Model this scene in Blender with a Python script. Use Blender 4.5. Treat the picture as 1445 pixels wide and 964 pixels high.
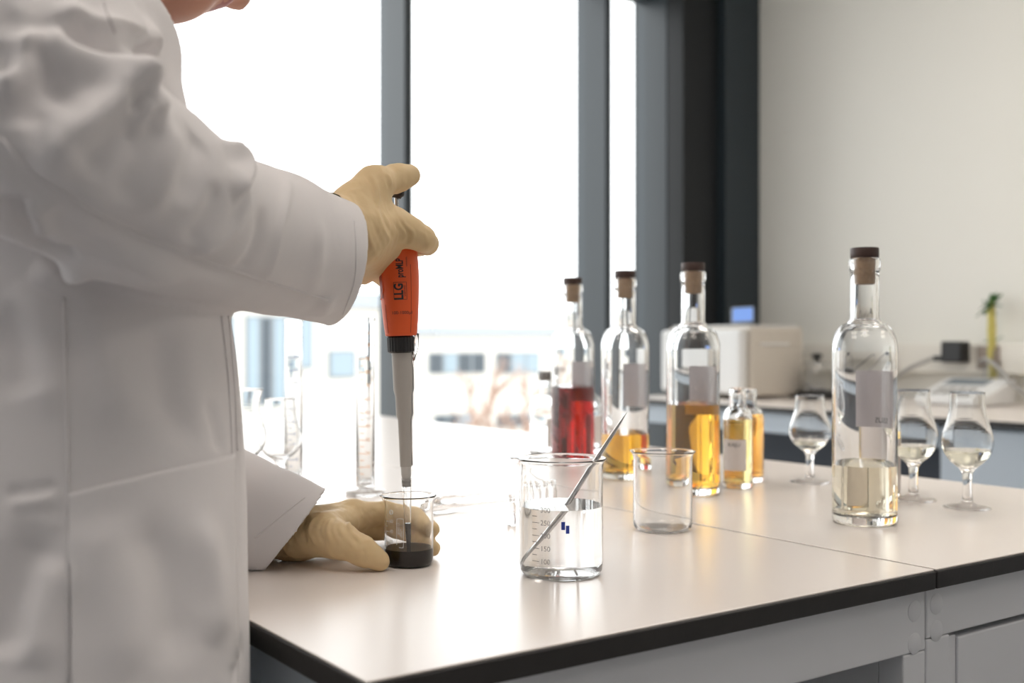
import bpy, bmesh, math, random
import numpy as np
from mathutils import Vector, Matrix, noise
from mathutils.bvhtree import BVHTree

for o in list(bpy.data.objects):
    bpy.data.objects.remove(o, do_unlink=True)
SC = bpy.context.scene
COL = SC.collection
random.seed(7)
rng = np.random.default_rng(7)

# ------------------------------------------------------------------ camera
F = 1566.0
CX, CY = 722.5, 482.0
CA, SA = 0.8175, 0.5760            # bench axes seen from the camera
ZT = 0.90                          # bench top
ZC = ZT + 0.2237                   # camera height
cam_d = bpy.data.cameras.new('camera')
cam = bpy.data.objects.new('camera', cam_d)
COL.objects.link(cam)
cam.location = (0, 0, ZC)
cam.rotation_euler = (math.pi / 2, 0, -math.atan2(SA, CA))
cam_d.sensor_width = 36.0
cam_d.lens = F / 1445.0 * 36.0
cam_d.clip_start = 0.05
cam_d.clip_end = 300
cam_d.dof.use_dof = True
cam_d.dof.focus_distance = 1.09
cam_d.dof.aperture_fstop = 4.5
SC.camera = cam

# ------------------------------------------------------------------ sky, view
wd = bpy.data.worlds.new('overcast_sky')
SC.world = wd
wd.use_nodes = True
wb = wd.node_tree.nodes['Background']
wb.inputs['Color'].default_value = (0.97, 0.985, 1.0, 1)
wb.inputs['Strength'].default_value = 2.9
SC.view_settings.view_transform = 'Standard'
SC.view_settings.look = 'None'
SC.view_settings.exposure = 0.24
SC.view_settings.gamma = 1.0
SC.view_settings.use_curve_mapping = False
SC.cycles.max_bounces = 24
SC.cycles.transmission_bounces = 24
SC.cycles.glossy_bounces = 10
SC.cycles.diffuse_bounces = 5
SC.cycles.transparent_max_bounces = 16
LAMP_W = 6.2


# ------------------------------------------------------------------ helpers: places
def P(px, py, d):
    """a point of the room seen at (px, py) of the 1445x964 frame, d metres ahead of the camera"""
    x = (px - CX) / F * d
    z = ZC - (py - CY) / F * d
    return np.array((CA * x + SA * d, -SA * x + CA * d, z))


def T(px, py, z=ZT):
    d = F * (ZC - z) / (py - CY)
    return P(px, py, d)


def proj(v):
    v = np.asarray(v, float)
    x = CA * v[..., 0] - SA * v[..., 1]
    d = SA * v[..., 0] + CA * v[..., 1]
    return CX + F * x / d, CY - F * (v[..., 2] - ZC) / d, d


FWD = np.array((SA, CA, 0.0))
RIGHT = np.array((CA, -SA, 0.0))
UP = np.array((0, 0, 1.0))
HEAD_CAM = math.atan2(-CA, -SA)     # heading from a thing back to the camera

# ------------------------------------------------------------------ helpers: objects
ORIG = {}


def thing(name, label, cat, loc, group=None, kind=None):
    o = bpy.data.objects.new(name, None)
    o.empty_display_size = 0.05
    COL.objects.link(o)
    o.location = tuple(float(c) for c in loc)
    ORIG[o] = np.array(loc, float)
    tag(o, label, cat, group, kind)
    return o


def tag(o, label=None, cat=None, group=None, kind=None):
    if label: o['label'] = label
    if cat: o['category'] = cat
    if group: o['group'] = group
    if kind: o['kind'] = kind
    return o


def mk(name, verts, faces, mat, parent=None, origin=None, smooth=False, auto=None):
    """ONE mesh object from world-space vertices"""
    verts = np.asarray(verts, float).reshape(-1, 3)
    if parent is not None:
        og = ORIG[parent]
    else:
        og = np.array(origin if origin is not None else (0, 0, 0), float)
    me = bpy.data.meshes.new(name)
    me.from_pydata((verts - og).tolist(), [], [list(map(int, f)) for f in faces])
    me.update()
    if smooth:
        me.polygons.foreach_set('use_smooth', [True] * len(me.polygons))
        if auto is not None:
            me.set_sharp_from_angle(angle=math.radians(auto))
    ob = bpy.data.objects.new(name, me)
    COL.objects.link(ob)
    if mat is not None: me.materials.append(mat)
    if parent is not None: ob.parent = parent
    else: ob.location = tuple(og)
    ORIG[ob] = og
    return ob


def struct(ob):
    ob['kind'] = 'structure'
    return ob


BOXF = [(0, 3, 2, 1), (4, 5, 6, 7), (0, 1, 5, 4), (1, 2, 6, 5), (2, 3, 7, 6), (3, 0, 4, 7)]


def box_v(lo, hi):
    a, b = lo, hi
    return [(a[0], a[1], a[2]), (b[0], a[1], a[2]), (b[0], b[1], a[2]), (a[0], b[1], a[2]),
            (a[0], a[1], b[2]), (b[0], a[1], b[2]), (b[0], b[1], b[2]), (a[0], b[1], b[2])]


def box(name, lo, hi, mat, parent=None, bevel=0.0, origin=None, seg=2):
    if origin is None and parent is None:
        origin = ((lo[0] + hi[0]) / 2, (lo[1] + hi[1]) / 2, lo[2])
    o = mk(name, box_v(lo, hi), BOXF, mat, parent, origin)
    if bevel:
        m = o.modifiers.new('bevel', 'BEVEL')
        m.width = bevel; m.segments = seg; m.limit_method = 'ANGLE'
    return o


def lathe(prof, n=64, c=(0, 0, 0), fn=None):
    """closed ring of (r, z) points turned round the vertical axis; r=0 ends become poles"""
    V, Fc = [], []
    rows = []
    for r, z in prof:
        if r < 1e-6:
            rows.append([len(V)]); V.append((0, 0, z))
        else:
            rows.append(list(range(len(V), len(V) + n)))
            for i in range(n):
                a = 2 * math.pi * i / n
                V.append((r * math.cos(a), r * math.sin(a), z))
    for A, B in zip(rows[:-1], rows[1:]):
        if len(A) == 1 and len(B) == 1: continue
        for i in range(n):
            j = (i + 1) % n
            if len(A) == 1: Fc.append((A[0], B[j], B[i]))
            elif len(B) == 1: Fc.append((A[i], A[j], B[0]))
            else: Fc.append((A[i], A[j], B[j], B[i]))
    V = np.array(V, float)
    if fn is not None: V = fn(V)
    return V + np.array(c, float), Fc


def tube(pts, rad, n=12, cap=True, flat=None):
    pts = np.asarray(pts, float)
    m = len(pts)
    rad = np.broadcast_to(np.asarray(rad, float), (m,))
    tg = np.gradient(pts, axis=0)
    tg /= np.linalg.norm(tg, axis=1)[:, None]
    ref = np.array((0, 0, 1.0)) if abs(tg[0][2]) < 0.9 else np.array((1.0, 0, 0))
    a = np.cross(tg[0], ref); a /= np.linalg.norm(a)
    V, Fc = [], []
    for i in range(m):
        a = a - tg[i] * a.dot(tg[i]); a /= np.linalg.norm(a)
        b = np.cross(tg[i], a)
        for k in range(n):
            th = 2 * math.pi * k / n
            s = 1.0 if flat is None else flat[i]
            V.append(pts[i] + rad[i] * (math.cos(th) * a + s * math.sin(th) * b))
    for i in range(m - 1):
        for k in range(n):
            j = (k + 1) % n
            Fc.append((i * n + k, i * n + j, (i + 1) * n + j, (i + 1) * n + k))
    if cap:
        Fc.append(tuple(range(n - 1, -1, -1)))
        Fc.append(tuple(range((m - 1) * n, m * n)))
    return np.array(V), Fc


def spline(pts, n):
    """Catmull-Rom through the points"""
    pts = np.asarray(pts, float)
    q = np.vstack([2 * pts[0] - pts[1], pts, 2 * pts[-1] - pts[-2]])
    out = []
    k = len(pts) - 1
    for s in np.linspace(0, k, n):
        i = min(int(s), k - 1); t = s - i
        a, b, c, d = q[i], q[i + 1], q[i + 2], q[i + 3]
        out.append(0.5 * ((2 * b) + (c - a) * t + (2 * a - 5 * b + 4 * c - d) * t * t + (3 * b - a - 3 * c + d) * t ** 3))
    return np.array(out)


def merge(*parts):
    V, Fc, off = [], [], 0
    for v, f in parts:
        V.append(np.asarray(v, float).reshape(-1, 3))
        Fc += [tuple(i + off for i in q) for q in f]
        off += len(V[-1])
    return np.vstack(V), Fc


def copy_tree(o, parent=None):
    c = o.copy()
    COL.objects.link(c)
    c.parent = parent
    ORIG[c] = ORIG.get(o)
    for ch in [x for x in bpy.data.objects if x.parent == o]:
        copy_tree(ch, c)
    return c


def text_mesh(s, size, bold=0.0):
    """flat text as vertices (x right, y up) and faces, from the built-in font"""
    cu = bpy.data.curves.new('t', 'FONT')
    cu.body = s; cu.size = size; cu.align_x = 'CENTER'; cu.align_y = 'CENTER'
    cu.resolution_u = 3
    cu.offset = bold
    ob = bpy.data.objects.new('t', cu)
    COL.objects.link(ob)
    dg = bpy.context.evaluated_depsgraph_get()
    me = bpy.data.meshes.new_from_object(ob.evaluated_get(dg))
    bm = bmesh.new(); bm.from_mesh(me)
    bmesh.ops.triangulate(bm, faces=bm.faces)
    for _ in range(3):
        le = [e for e in bm.edges if e.calc_length() > 0.0022]
        if not le: break
        bmesh.ops.subdivide_edges(bm, edges=le, cuts=1)
        bmesh.ops.triangulate(bm, faces=bm.faces)
    bm.verts.index_update()
    V = np.array([v.co[:] for v in bm.verts]) if len(bm.verts) else np.zeros((0, 3))
    Fc = [tuple(v.index for v in f.verts) for f in bm.faces]
    bm.free()
    bpy.data.objects.remove(ob, do_unlink=True)
    bpy.data.curves.remove(cu); bpy.data.meshes.remove(me)
    return V, Fc


# ------------------------------------------------------------------ helpers: smooth bodies from distance fields
class Field:
    def __init__(self, lo, hi, h):
        self.lo = np.array(lo, float); self.h = h
        self.n = np.ceil((np.array(hi) - self.lo) / h).astype(int) + 1
        self.g = np.full(tuple(self.n), 9.0, np.float32)

    def sub(self, lo, hi):
        i0 = np.clip(np.floor((np.array(lo) - self.lo) / self.h).astype(int), 0, self.n - 1)
        i1 = np.clip(np.ceil((np.array(hi) - self.lo) / self.h).astype(int) + 1, 1, self.n)
        sl = tuple(slice(a, b) for a, b in zip(i0, i1))
        ax = [(self.lo[k] + self.h * np.arange(i0[k], i1[k])).astype(np.float32) for k in range(3)]
        return sl, np.meshgrid(*ax, indexing='ij')

    def add(self, sl, d, k):
        a = self.g[sl]
        if k > 0:
            hh = np.maximum(k - np.abs(a - d), 0) / k
            self.g[sl] = np.minimum(a, d) - hh * hh * k * 0.25
        else:
            self.g[sl] = np.minimum(a, d)

    def cone(self, a, b, ra, rb, k=0.006, squash=None):
        """tapered capsule; squash=(axis, factor) flattens it along an axis"""
        a = np.array(a, float); b = np.array(b, float)
        m = max(ra, rb) * (1.6 if squash else 1.0) + k + 3 * self.h
        sl, (X, Y, Z) = self.sub(np.minimum(a, b) - m, np.maximum(a, b) + m)
        ab = b - a; L = max(float(ab.dot(ab)), 1e-9)
        px, py, pz = X - a[0], Y - a[1], Z - a[2]
        t = np.clip((px * ab[0] + py * ab[1] + pz * ab[2]) / L, 0, 1)
        dx, dy, dz = px - t * ab[0], py - t * ab[1], pz - t * ab[2]
        q = dx * dx + dy * dy + dz * dz
        if squash is not None:
            ax, s = squash
            ax = np.array(ax, float); ax /= np.linalg.norm(ax)
            w = dx * ax[0] + dy * ax[1] + dz * ax[2]
            q = q + w * w * (1 / (s * s) - 1)
        d = np.sqrt(q) - (ra + (rb - ra) * t)
        if squash is not None: d = d * squash[1] ** 0.5
        self.add(sl, d, k)

    def chain(self, pts, rads, k=0.006, squash=None):
        for i in range(len(pts) - 1):
            self.cone(pts[i], pts[i + 1], rads[i], rads[i + 1], k, squash)

    def ellipsoid(self, c, axes, rad, k=0.01):
        c = np.array(c, float); m = max(rad) + k + 3 * self.h
        sl, (X, Y, Z) = self.sub(c - m, c + m)
        px, py, pz = X - c[0], Y - c[1], Z - c[2]
        q = 0
        for A, r in zip(axes, rad):
            q = q + ((px * A[0] + py * A[1] + pz * A[2]) / r) ** 2
        self.add(sl, (np.sqrt(q) - 1) * min(rad), k)

    def stack(self, sec, k=0.03, p=2.0, closed=True):
        """upright trunk of elliptical sections (z, uc, vc, a, b)"""
        sec = np.array(sec, float)
        z0, z1 = sec[0, 0], sec[-1, 0]
        m = sec[:, 3:].max() + 0.06
        lo = (sec[:, 1].min() - m, sec[:, 2].min() - m, z0 - 0.05)
        hi = (sec[:, 1].max() + m, sec[:, 2].max() + m, z1 + 0.05)
        sl, (X, Y, Z) = self.sub(lo, hi)
        zz = Z[0, 0, :]
        I = [np.interp(zz, sec[:, 0], sec[:, j]).astype(np.float32)[None, None, :] for j in range(1, 5)]
        q = (np.abs((X - I[0]) / I[2]) ** p + np.abs((Y - I[1]) / I[3]) ** p) ** (1 / p)
        d = (q - 1) * np.minimum(I[2], I[3])
        d = np.maximum(d, np.maximum(Z - z1, z0 - Z))
        self.add(sl, d, k)

    def mesh(self):
        g = self.g; s = g < 0
        nx, ny, nz = g.shape
        cs = np.zeros((nx - 1, ny - 1, nz - 1), np.int8)
        C = [(i, j, k) for i in (0, 1) for j in (0, 1) for k in (0, 1)]
        def cor(a, c): return a[c[0]:nx - 1 + c[0], c[1]:ny - 1 + c[1], c[2]:nz - 1 + c[2]]
        for c in C: cs += cor(s, c)
        act = (cs > 0) & (cs < 8)
        idx = np.argwhere(act)
        ids = np.full(act.shape, -1, np.int64)
        ids[act] = np.arange(len(idx))
        acc = np.zeros((len(idx), 3)); cnt = np.zeros(len(idx))
        vals = {c: g[idx[:, 0] + c[0], idx[:, 1] + c[1], idx[:, 2] + c[2]] for c in C}
        for c in C:
            for ax in range(3):
                if c[ax] == 0:
                    e = list(c); e[ax] = 1; e = tuple(e)
                    va, vb = vals[c], vals[e]
                    cr = (va < 0) != (vb < 0)
                    t = np.where(cr, va / np.where(cr, va - vb, 1), 0)
                    pos = np.tile(np.array(c, float), (len(idx), 1)); pos[:, ax] += t
                    acc[cr] += pos[cr]; cnt[cr] += 1
        V = self.lo + self.h * (idx + acc / cnt[:, None])
        Q = []
        for ax in range(3):
            b, c2 = (ax + 1) % 3, (ax + 2) % 3
            sl0 = [slice(1, -1)] * 3; sl1 = [slice(1, -1)] * 3
            sl0[ax] = slice(0, -1); sl1[ax] = slice(1, None)
            s0, s1 = s[tuple(sl0)], s[tuple(sl1)]
            for flip, msk in ((False, s0 & ~s1), (True, ~s0 & s1)):
                e = np.argwhere(msk)
                if not len(e): continue
                base = e.copy(); base[:, b] += 1; base[:, c2] += 1
                def cell(db, dc):
                    q = base.copy(); q[:, b] += db; q[:, c2] += dc
                    return ids[q[:, 0], q[:, 1], q[:, 2]]
                quad = np.stack([cell(-1, -1), cell(0, -1), cell(0, 0), cell(-1, 0)], 1)
                Q.append(quad[:, ::-1] if flip else quad)
        Q = np.vstack(Q)
        Q = Q[(Q >= 0).all(1)]
        return V, Q


def neighbours(nv, Q):
    E = np.vstack([Q[:, [0, 1]], Q[:, [1, 2]], Q[:, [2, 3]], Q[:, [3, 0]]])
    E = np.unique(np.sort(E, 1), axis=0)
    deg = np.bincount(E.ravel(), minlength=nv).astype(float)
    return E, np.maximum(deg, 1)


def relax(V, Q, it=3, lam=0.5):
    E, deg = neighbours(len(V), Q)
    for _ in range(it):
        S = np.zeros_like(V)
        for k in range(3):
            S[:, k] = np.bincount(E[:, 0], V[E[:, 1], k], len(V)) + np.bincount(E[:, 1], V[E[:, 0], k], len(V))
        V = V + lam * (S / deg[:, None] - V)
    return V


def normals(V, Q):
    n = np.cross(V[Q[:, 2]] - V[Q[:, 0]], V[Q[:, 3]] - V[Q[:, 1]])
    N = np.zeros_like(V)
    for c in range(4):
        for k in range(3):
            N[:, k] += np.bincount(Q[:, c], n[:, k], len(V))
    return N / np.maximum(np.linalg.norm(N, axis=1), 1e-12)[:, None]


def vnoise(Pn, seed=0):
    """smooth value noise, -1..1"""
    Pn = np.asarray(Pn, float)
    i = np.floor(Pn).astype(np.int64); f = Pn - i
    f = f * f * (3 - 2 * f)
    def h(a, b, c):
        x = (a * 374761393 + b * 668265263 + c * 2147483647 + seed * 974634777) & 0xffffffff
        x = ((x ^ (x >> 13)) * 1274126177) & 0xffffffff
        x = x ^ (x >> 16)
        return (x & 0xffff) / 32767.5 - 1
    r = 0
    for dx in (0, 1):
        for dy in (0, 1):
            for dz in (0, 1):
                w = (f[:, 0] if dx else 1 - f[:, 0]) * (f[:, 1] if dy else 1 - f[:, 1]) * (f[:, 2] if dz else 1 - f[:, 2])
                r = r + w * h(i[:, 0] + dx, i[:, 1] + dy, i[:, 2] + dz)
    return r


def seg_dist(V, pts):
    """distance of each vertex to a polyline, the place along it 0..1, nearest point and direction there"""
    best = np.full(len(V), 9.0); tt = np.zeros(len(V))
    C = np.zeros_like(V); T_ = np.zeros_like(V)
    n = len(pts) - 1
    for i in range(n):
        a, b = pts[i], pts[i + 1]
        ab = b - a; L = max(ab.dot(ab), 1e-12)
        t = np.clip(((V - a) @ ab) / L, 0, 1)
        q = a + t[:, None] * ab
        d = np.linalg.norm(V - q, axis=1)
        u = d < best
        best[u] = d[u]; tt[u] = (i + t[u]) / n
        C[u] = q[u]; T_[u] = ab / math.sqrt(L)
    return best, tt, C, T_


def folds(V, Q, lst, win=7.0):
    """lay creases and ridges on a surface: each is (points seen from the camera, height, width[, skew]);
    skew +1 makes the side left of the stroke steep, -1 the right side"""
    px, py, dd = proj(V)
    N = normals(V, Q)
    D = np.zeros(len(V))
    for item in lst:
        pts, amp, wid = item[:3]
        skew = item[3] if len(item) > 3 else 0
        p3 = []
        for (x, y) in pts:
            w = win
            while w < 80:
                m = np.flatnonzero((np.abs(px - x) < w) & (np.abs(py - y) < w))
                if len(m): break
                w *= 1.6
            if not len(m): continue
            p3.append(V[m[np.argmin(dd[m])]])
        if len(p3) < 2: continue
        line = spline(p3, len(p3) * 4)
        lo, hi = line.min(0) - 3.2 * wid, line.max(0) + 3.2 * wid
        sel = np.flatnonzero(((V > lo) & (V < hi)).all(1))
        d, t, C, T_ = seg_dist(V[sel], line)
        w = np.full(len(sel), wid)
        if skew:
            sg = np.einsum('ij,ij->i', V[sel] - C, np.cross(N[sel], T_))
            w = np.where(sg * skew > 0, wid * 0.38, wid * 1.15)
        taper = np.clip(np.sin(np.pi * np.clip(t, 0.02, 0.98)) * 1.7, 0, 1)
        D[sel] += amp * taper * np.exp(-(d / w) ** 2)
    return V + N * D[:, None]


# ------------------------------------------------------------------ materials
def nodes(name):
    m = bpy.data.materials.new(name)
    m.use_nodes = True
    nt = m.node_tree
    return m, nt, nt.nodes['Principled BSDF']


def pbr(name, col, rough=0.5, metal=0.0, spec=0.5, bump=None, var=None, coat=0.0, sheen=0.0, sss=0.0):
    """bump=(scale, strength, distance); var=(scale, amount) mottles the colour slightly"""
    m, nt, b = nodes(name)
    b.inputs['Base Color'].default_value = (*col, 1)
    b.inputs['Roughness'].default_value = rough
    b.inputs['Metallic'].default_value = metal
    b.inputs['Specular IOR Level'].default_value = spec
    if coat:
        b.inputs['Coat Weight'].default_value = coat
        b.inputs['Coat Roughness'].default_value = 0.1
    if sheen:
        b.inputs['Sheen Weight'].default_value = sheen
    if sss:
        b.inputs['Subsurface Weight'].default_value = sss
        b.inputs['Subsurface Radius'].default_value = (0.01, 0.006, 0.003)
    tc = nt.nodes.new('ShaderNodeTexCoord')
    if var:
        n = nt.nodes.new('ShaderNodeTexNoise'); n.inputs['Scale'].default_value = var[0]; n.inputs['Detail'].default_value = 4
        nt.links.new(tc.outputs['Object'], n.inputs['Vector'])
        r = nt.nodes.new('ShaderNodeValToRGB')
        a = var[1]
        r.color_ramp.elements[0].color = (*[c * (1 - a) for c in col], 1)
        r.color_ramp.elements[1].color = (*[min(1, c * (1 + a)) for c in col], 1)
        nt.links.new(n.outputs['Fac'], r.inputs['Fac'])
        nt.links.new(r.outputs['Color'], b.inputs['Base Color'])
    if bump:
        n = nt.nodes.new('ShaderNodeTexNoise'); n.inputs['Scale'].default_value = bump[0]; n.inputs['Detail'].default_value = 5
        nt.links.new(tc.outputs['Object'], n.inputs['Vector'])
        bp = nt.nodes.new('ShaderNodeBump'); bp.inputs['Strength'].default_value = bump[1]; bp.inputs['Distance'].default_value = bump[2]
        nt.links.new(n.outputs['Fac'], bp.inputs['Height'])
        nt.links.new(bp.outputs['Normal'], b.inputs['Normal'])
    return m


def glass(name, col=(1, 1, 1), ior=1.5, rough=0.0, absorb=None, dens=0):
    m, nt, b = nodes(name)
    b.inputs['Base Color'].default_value = (*col, 1)
    b.inputs['Roughness'].default_value = rough
    b.inputs['IOR'].default_value = ior
    b.inputs['Transmission Weight'].default_value = 1.0
    if absorb:
        v = nt.nodes.new('ShaderNodeVolumeAbsorption')
        v.inputs['Color'].default_value = (*absorb, 1)
        v.inputs['Density'].default_value = dens
        nt.links.new(v.outputs['Volume'], nt.nodes['Material Output'].inputs['Volume'])
    return m


def pane_mat(name, tint=(0.97, 0.985, 0.98)):
    """thin window glass: lets light straight through, mirrors a little by Fresnel"""
    m = bpy.data.materials.new(name); m.use_nodes = True
    nt = m.node_tree; nt.nodes.clear()
    out = nt.nodes.new('ShaderNodeOutputMaterial')
    mix = nt.nodes.new('ShaderNodeMixShader')
    tr = nt.nodes.new('ShaderNodeBsdfTransparent'); tr.inputs['Color'].default_value = (*tint, 1)
    gl = nt.nodes.new('ShaderNodeBsdfGlossy'); gl.inputs['Roughness'].default_value = 0.0
    fr = nt.nodes.new('ShaderNodeFresnel'); fr.inputs['IOR'].default_value = 1.45
    nt.links.new(fr.outputs['Fac'], mix.inputs['Fac'])
    nt.links.new(tr.outputs['BSDF'], mix.inputs[1]); nt.links.new(gl.outputs['BSDF'], mix.inputs[2])
    nt.links.new(mix.outputs['Shader'], out.inputs['Surface'])
    return m


def emit(name, col, s):
    m, nt, b = nodes(name)
    b.inputs['Base Color'].default_value = (*col, 1)
    b.inputs['Emission Color'].default_value = (*col, 1)
    b.inputs['Emission Strength'].default_value = s
    return m


def weave(name, col, rough=0.85, scale=1400, strength=0.25):
    m, nt, b = nodes(name)
    b.inputs['Base Color'].default_value = (*col, 1)
    b.inputs['Roughness'].default_value = rough
    b.inputs['Specular IOR Level'].default_value = 0.25
    b.inputs['Sheen Weight'].default_value = 0.15
    tc = nt.nodes.new('ShaderNodeTexCoord')
    n = nt.nodes.new('ShaderNodeTexNoise'); n.inputs['Scale'].default_value = scale; n.inputs['Detail'].default_value = 2
    n2 = nt.nodes.new('ShaderNodeTexNoise'); n2.inputs['Scale'].default_value = 26; n2.inputs['Detail'].default_value = 3
    nt.links.new(tc.outputs['Object'], n.inputs['Vector']); nt.links.new(tc.outputs['Object'], n2.inputs['Vector'])
    b1 = nt.nodes.new('ShaderNodeBump'); b1.inputs['Strength'].default_value = strength; b1.inputs['Distance'].default_value = 0.0006
    b2 = nt.nodes.new('ShaderNodeBump'); b2.inputs['Strength'].default_value = 0.12; b2.inputs['Distance'].default_value = 0.006
    nt.links.new(n.outputs['Fac'], b1.inputs['Height']); nt.links.new(n2.outputs['Fac'], b2.inputs['Height'])
    nt.links.new(b2.outputs['Normal'], b1.inputs['Normal'])
    nt.links.new(b1.outputs['Normal'], b.inputs['Normal'])
    return m


M = {}
M['wall'] = pbr('wall_paint', (0.82, 0.81, 0.755), 0.75, bump=(220, 0.08, 0.001))
M['wall_plain'] = pbr('plain_wall_paint', (0.70, 0.69, 0.69), 0.8)
M['ceil'] = pbr('ceiling_paint', (0.78, 0.775, 0.77), 0.9, bump=(150, 0.1, 0.001))
M['floor'] = pbr('vinyl_floor', (0.34, 0.34, 0.35), 0.4, var=(9, 0.12))
M['frame'] = pbr('anthracite_frame', (0.020, 0.030, 0.038), 0.45, metal=0.0, bump=(300, 0.05, 0.0005))
M['frame_dark'] = pbr('dark_column_cladding', (0.005, 0.007, 0.009), 0.6, bump=(250, 0.08, 0.0006))
M['pane'] = pane_mat('window_glass')
M['laminate'] = pbr('pale_laminate', (0.86, 0.79, 0.735), 0.27, spec=0.75, var=(3, 0.02), bump=(420, 0.03, 0.0004))
M['core'] = pbr('black_laminate_core', (0.016, 0.014, 0.013), 0.5, bump=(180, 0.2, 0.0008), var=(40, 0.4))
M['steel_grey'] = pbr('light_grey_powder_coat', (0.66, 0.675, 0.70), 0.5, bump=(900, 0.06, 0.0003))
M['steel_blue'] = pbr('pale_blue_grey_front', (0.50, 0.56, 0.62), 0.5)
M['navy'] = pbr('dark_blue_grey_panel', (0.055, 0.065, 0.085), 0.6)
M['caulk'] = pbr('joint_sealant', (0.5, 0.47, 0.42), 0.6)
M['glass'] = glass('clear_glass', (0.985, 0.99, 0.99), 1.5)
M['glass_thin'] = glass('laboratory_glass', (0.99, 0.995, 0.995), 1.47)
M['plastic_clear'] = glass('clear_plastic', (0.97, 0.97, 0.97), 1.45, 0.12)
M['water'] = glass('water', (1, 1, 1), 1.33)
M['pale'] = glass('pale_spirit', (1, 1, 1), 1.35, absorb=(0.86, 0.76, 0.42), dens=9)
M['amber'] = glass('amber_spirit', (1, 1, 1), 1.35, absorb=(0.98, 0.78, 0.02), dens=44)
M['deep_amber'] = glass('deep_amber_spirit', (1, 1, 1), 1.35, absorb=(0.97, 0.68, 0.02), dens=56)
M['straw'] = glass('straw_spirit', (1, 1, 1), 1.35, absorb=(0.985, 0.88, 0.25), dens=34)
M['red'] = glass('red_liqueur', (1, 1, 1), 1.35, absorb=(0.80, 0.01, 0.01), dens=80)
M['black_liquid'] = glass('dark_brown_liquid', (1, 1, 1), 1.15, absorb=(0.25, 0.10, 0.03), dens=1100)
M['cork'] = pbr('cork', (0.50, 0.34, 0.21), 0.85, var=(260, 0.35), bump=(300, 0.4, 0.001))
M['cap'] = pbr('dark_brown_wood_cap', (0.045, 0.022, 0.016), 0.5, var=(120, 0.3))
M['grey_cap'] = pbr('grey_cap', (0.20, 0.19, 0.18), 0.6)
M['paper'] = pbr('label_paper', (0.74, 0.70, 0.70), 0.8)
def sheet(name, col):
    m, nt, b = nodes(name)
    b.inputs['Base Color'].default_value = (*col, 1); b.inputs['Roughness'].default_value = 0.8
    tl = nt.nodes.new('ShaderNodeBsdfTranslucent'); tl.inputs['Color'].default_value = (*col, 1)
    mx = nt.nodes.new('ShaderNodeMixShader'); mx.inputs['Fac'].default_value = 0.6
    nt.links.new(b.outputs['BSDF'], mx.inputs[1]); nt.links.new(tl.outputs['BSDF'], mx.inputs[2])
    nt.links.new(mx.outputs['Shader'], nt.nodes['Material Output'].inputs['Surface'])
    return m
M['paper'] = sheet('label_paper', (0.80, 0.76, 0.77))
M['paper_thick'] = pbr('thick_label_paper', (0.84, 0.78, 0.75), 0.8)
M['tip_liquid'] = pbr('dark_liquid_column', (0.012, 0.010, 0.016), 0.15)
M['shaft_pale'] = pbr('pale_grey_plastic', (0.58, 0.56, 0.53), 0.4)
M['ink'] = pbr('dark_ink', (0.03, 0.03, 0.035), 0.7)
M['grey_ink'] = pbr('grey_print', (0.34, 0.33, 0.33), 0.7)
M['white_ink'] = pbr('white_enamel_print', (0.85, 0.85, 0.82), 0.7)
M['orange_ink'] = pbr('amber_graduation_print', (0.80, 0.36, 0.07), 0.6)
M['blue_ink'] = pbr('blue_graduation_print', (0.10, 0.16, 0.42), 0.6)
M['blue_solid'] = pbr('blue_enamel', (0.02, 0.05, 0.35), 0.5)
M['steel'] = pbr('polished_steel', (0.62, 0.62, 0.62), 0.2, metal=1.0)
M['chrome'] = pbr('chrome_rod', (0.45, 0.44, 0.43), 0.22, metal=1.0)
M['orange'] = pbr('orange_plastic', (0.82, 0.115, 0.022), 0.42, bump=(1500, 0.06, 0.0003))
M['orange_dark'] = pbr('orange_seam_and_recess_shade', (0.34, 0.04, 0.01), 0.5)
M['black'] = pbr('black_plastic', (0.012, 0.012, 0.013), 0.42)
M['shaft'] = pbr('warm_grey_plastic', (0.46, 0.435, 0.40), 0.45)
M['coat'] = weave('white_cotton', (0.72, 0.695, 0.695))
M['shirt'] = weave('white_shirt_cotton', (0.82, 0.83, 0.84))
M['latex'] = pbr('cream_latex', (0.70, 0.525, 0.295), 0.55, spec=0.35, bump=(140, 0.22, 0.0016), sss=0.12)
M['skin'] = pbr('skin', (0.58, 0.29, 0.20), 0.5, sss=0.1, bump=(500, 0.1, 0.0005))
M['lip'] = pbr('lips', (0.42, 0.15, 0.14), 0.45)
M['hair'] = pbr('brown_hair', (0.12, 0.07, 0.04), 0.6, bump=(160, 0.6, 0.003))
M['eye'] = pbr('eye_white', (0.8, 0.78, 0.75), 0.25)
M['trousers'] = weave('dark_blue_denim', (0.03, 0.04, 0.07), scale=900)
M['shoe'] = pbr('dark_leather', (0.02, 0.018, 0.016), 0.5)
M['machine'] = pbr('beige_machine_paint', (0.60, 0.55, 0.48), 0.5)
M['machine_white'] = pbr('white_paint_and_lit_front', (0.76, 0.76, 0.75), 0.5)
M['screen'] = emit('blue_lit_screen', (0.16, 0.30, 0.70), 0.5)
M['cable'] = pbr('grey_cable', (0.36, 0.35, 0.33), 0.6)
M['trunk'] = pbr('cream_trunking', (0.80, 0.77, 0.70), 0.55)
M['socket'] = pbr('brown_grey_socket', (0.30, 0.25, 0.21), 0.6)
M['leaf'] = pbr('green_leaf', (0.06, 0.16, 0.045), 0.5, var=(40, 0.4))
M['cane'] = pbr('yellow_green_cane', (0.62, 0.55, 0.16), 0.5, var=(60, 0.25))
M['facade'] = pbr('white_render', (0.60, 0.575, 0.53), 0.9, var=(1.5, 0.05))
M['facade_grey'] = pbr('grey_cladding', (0.34, 0.37, 0.40), 0.7)
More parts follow.
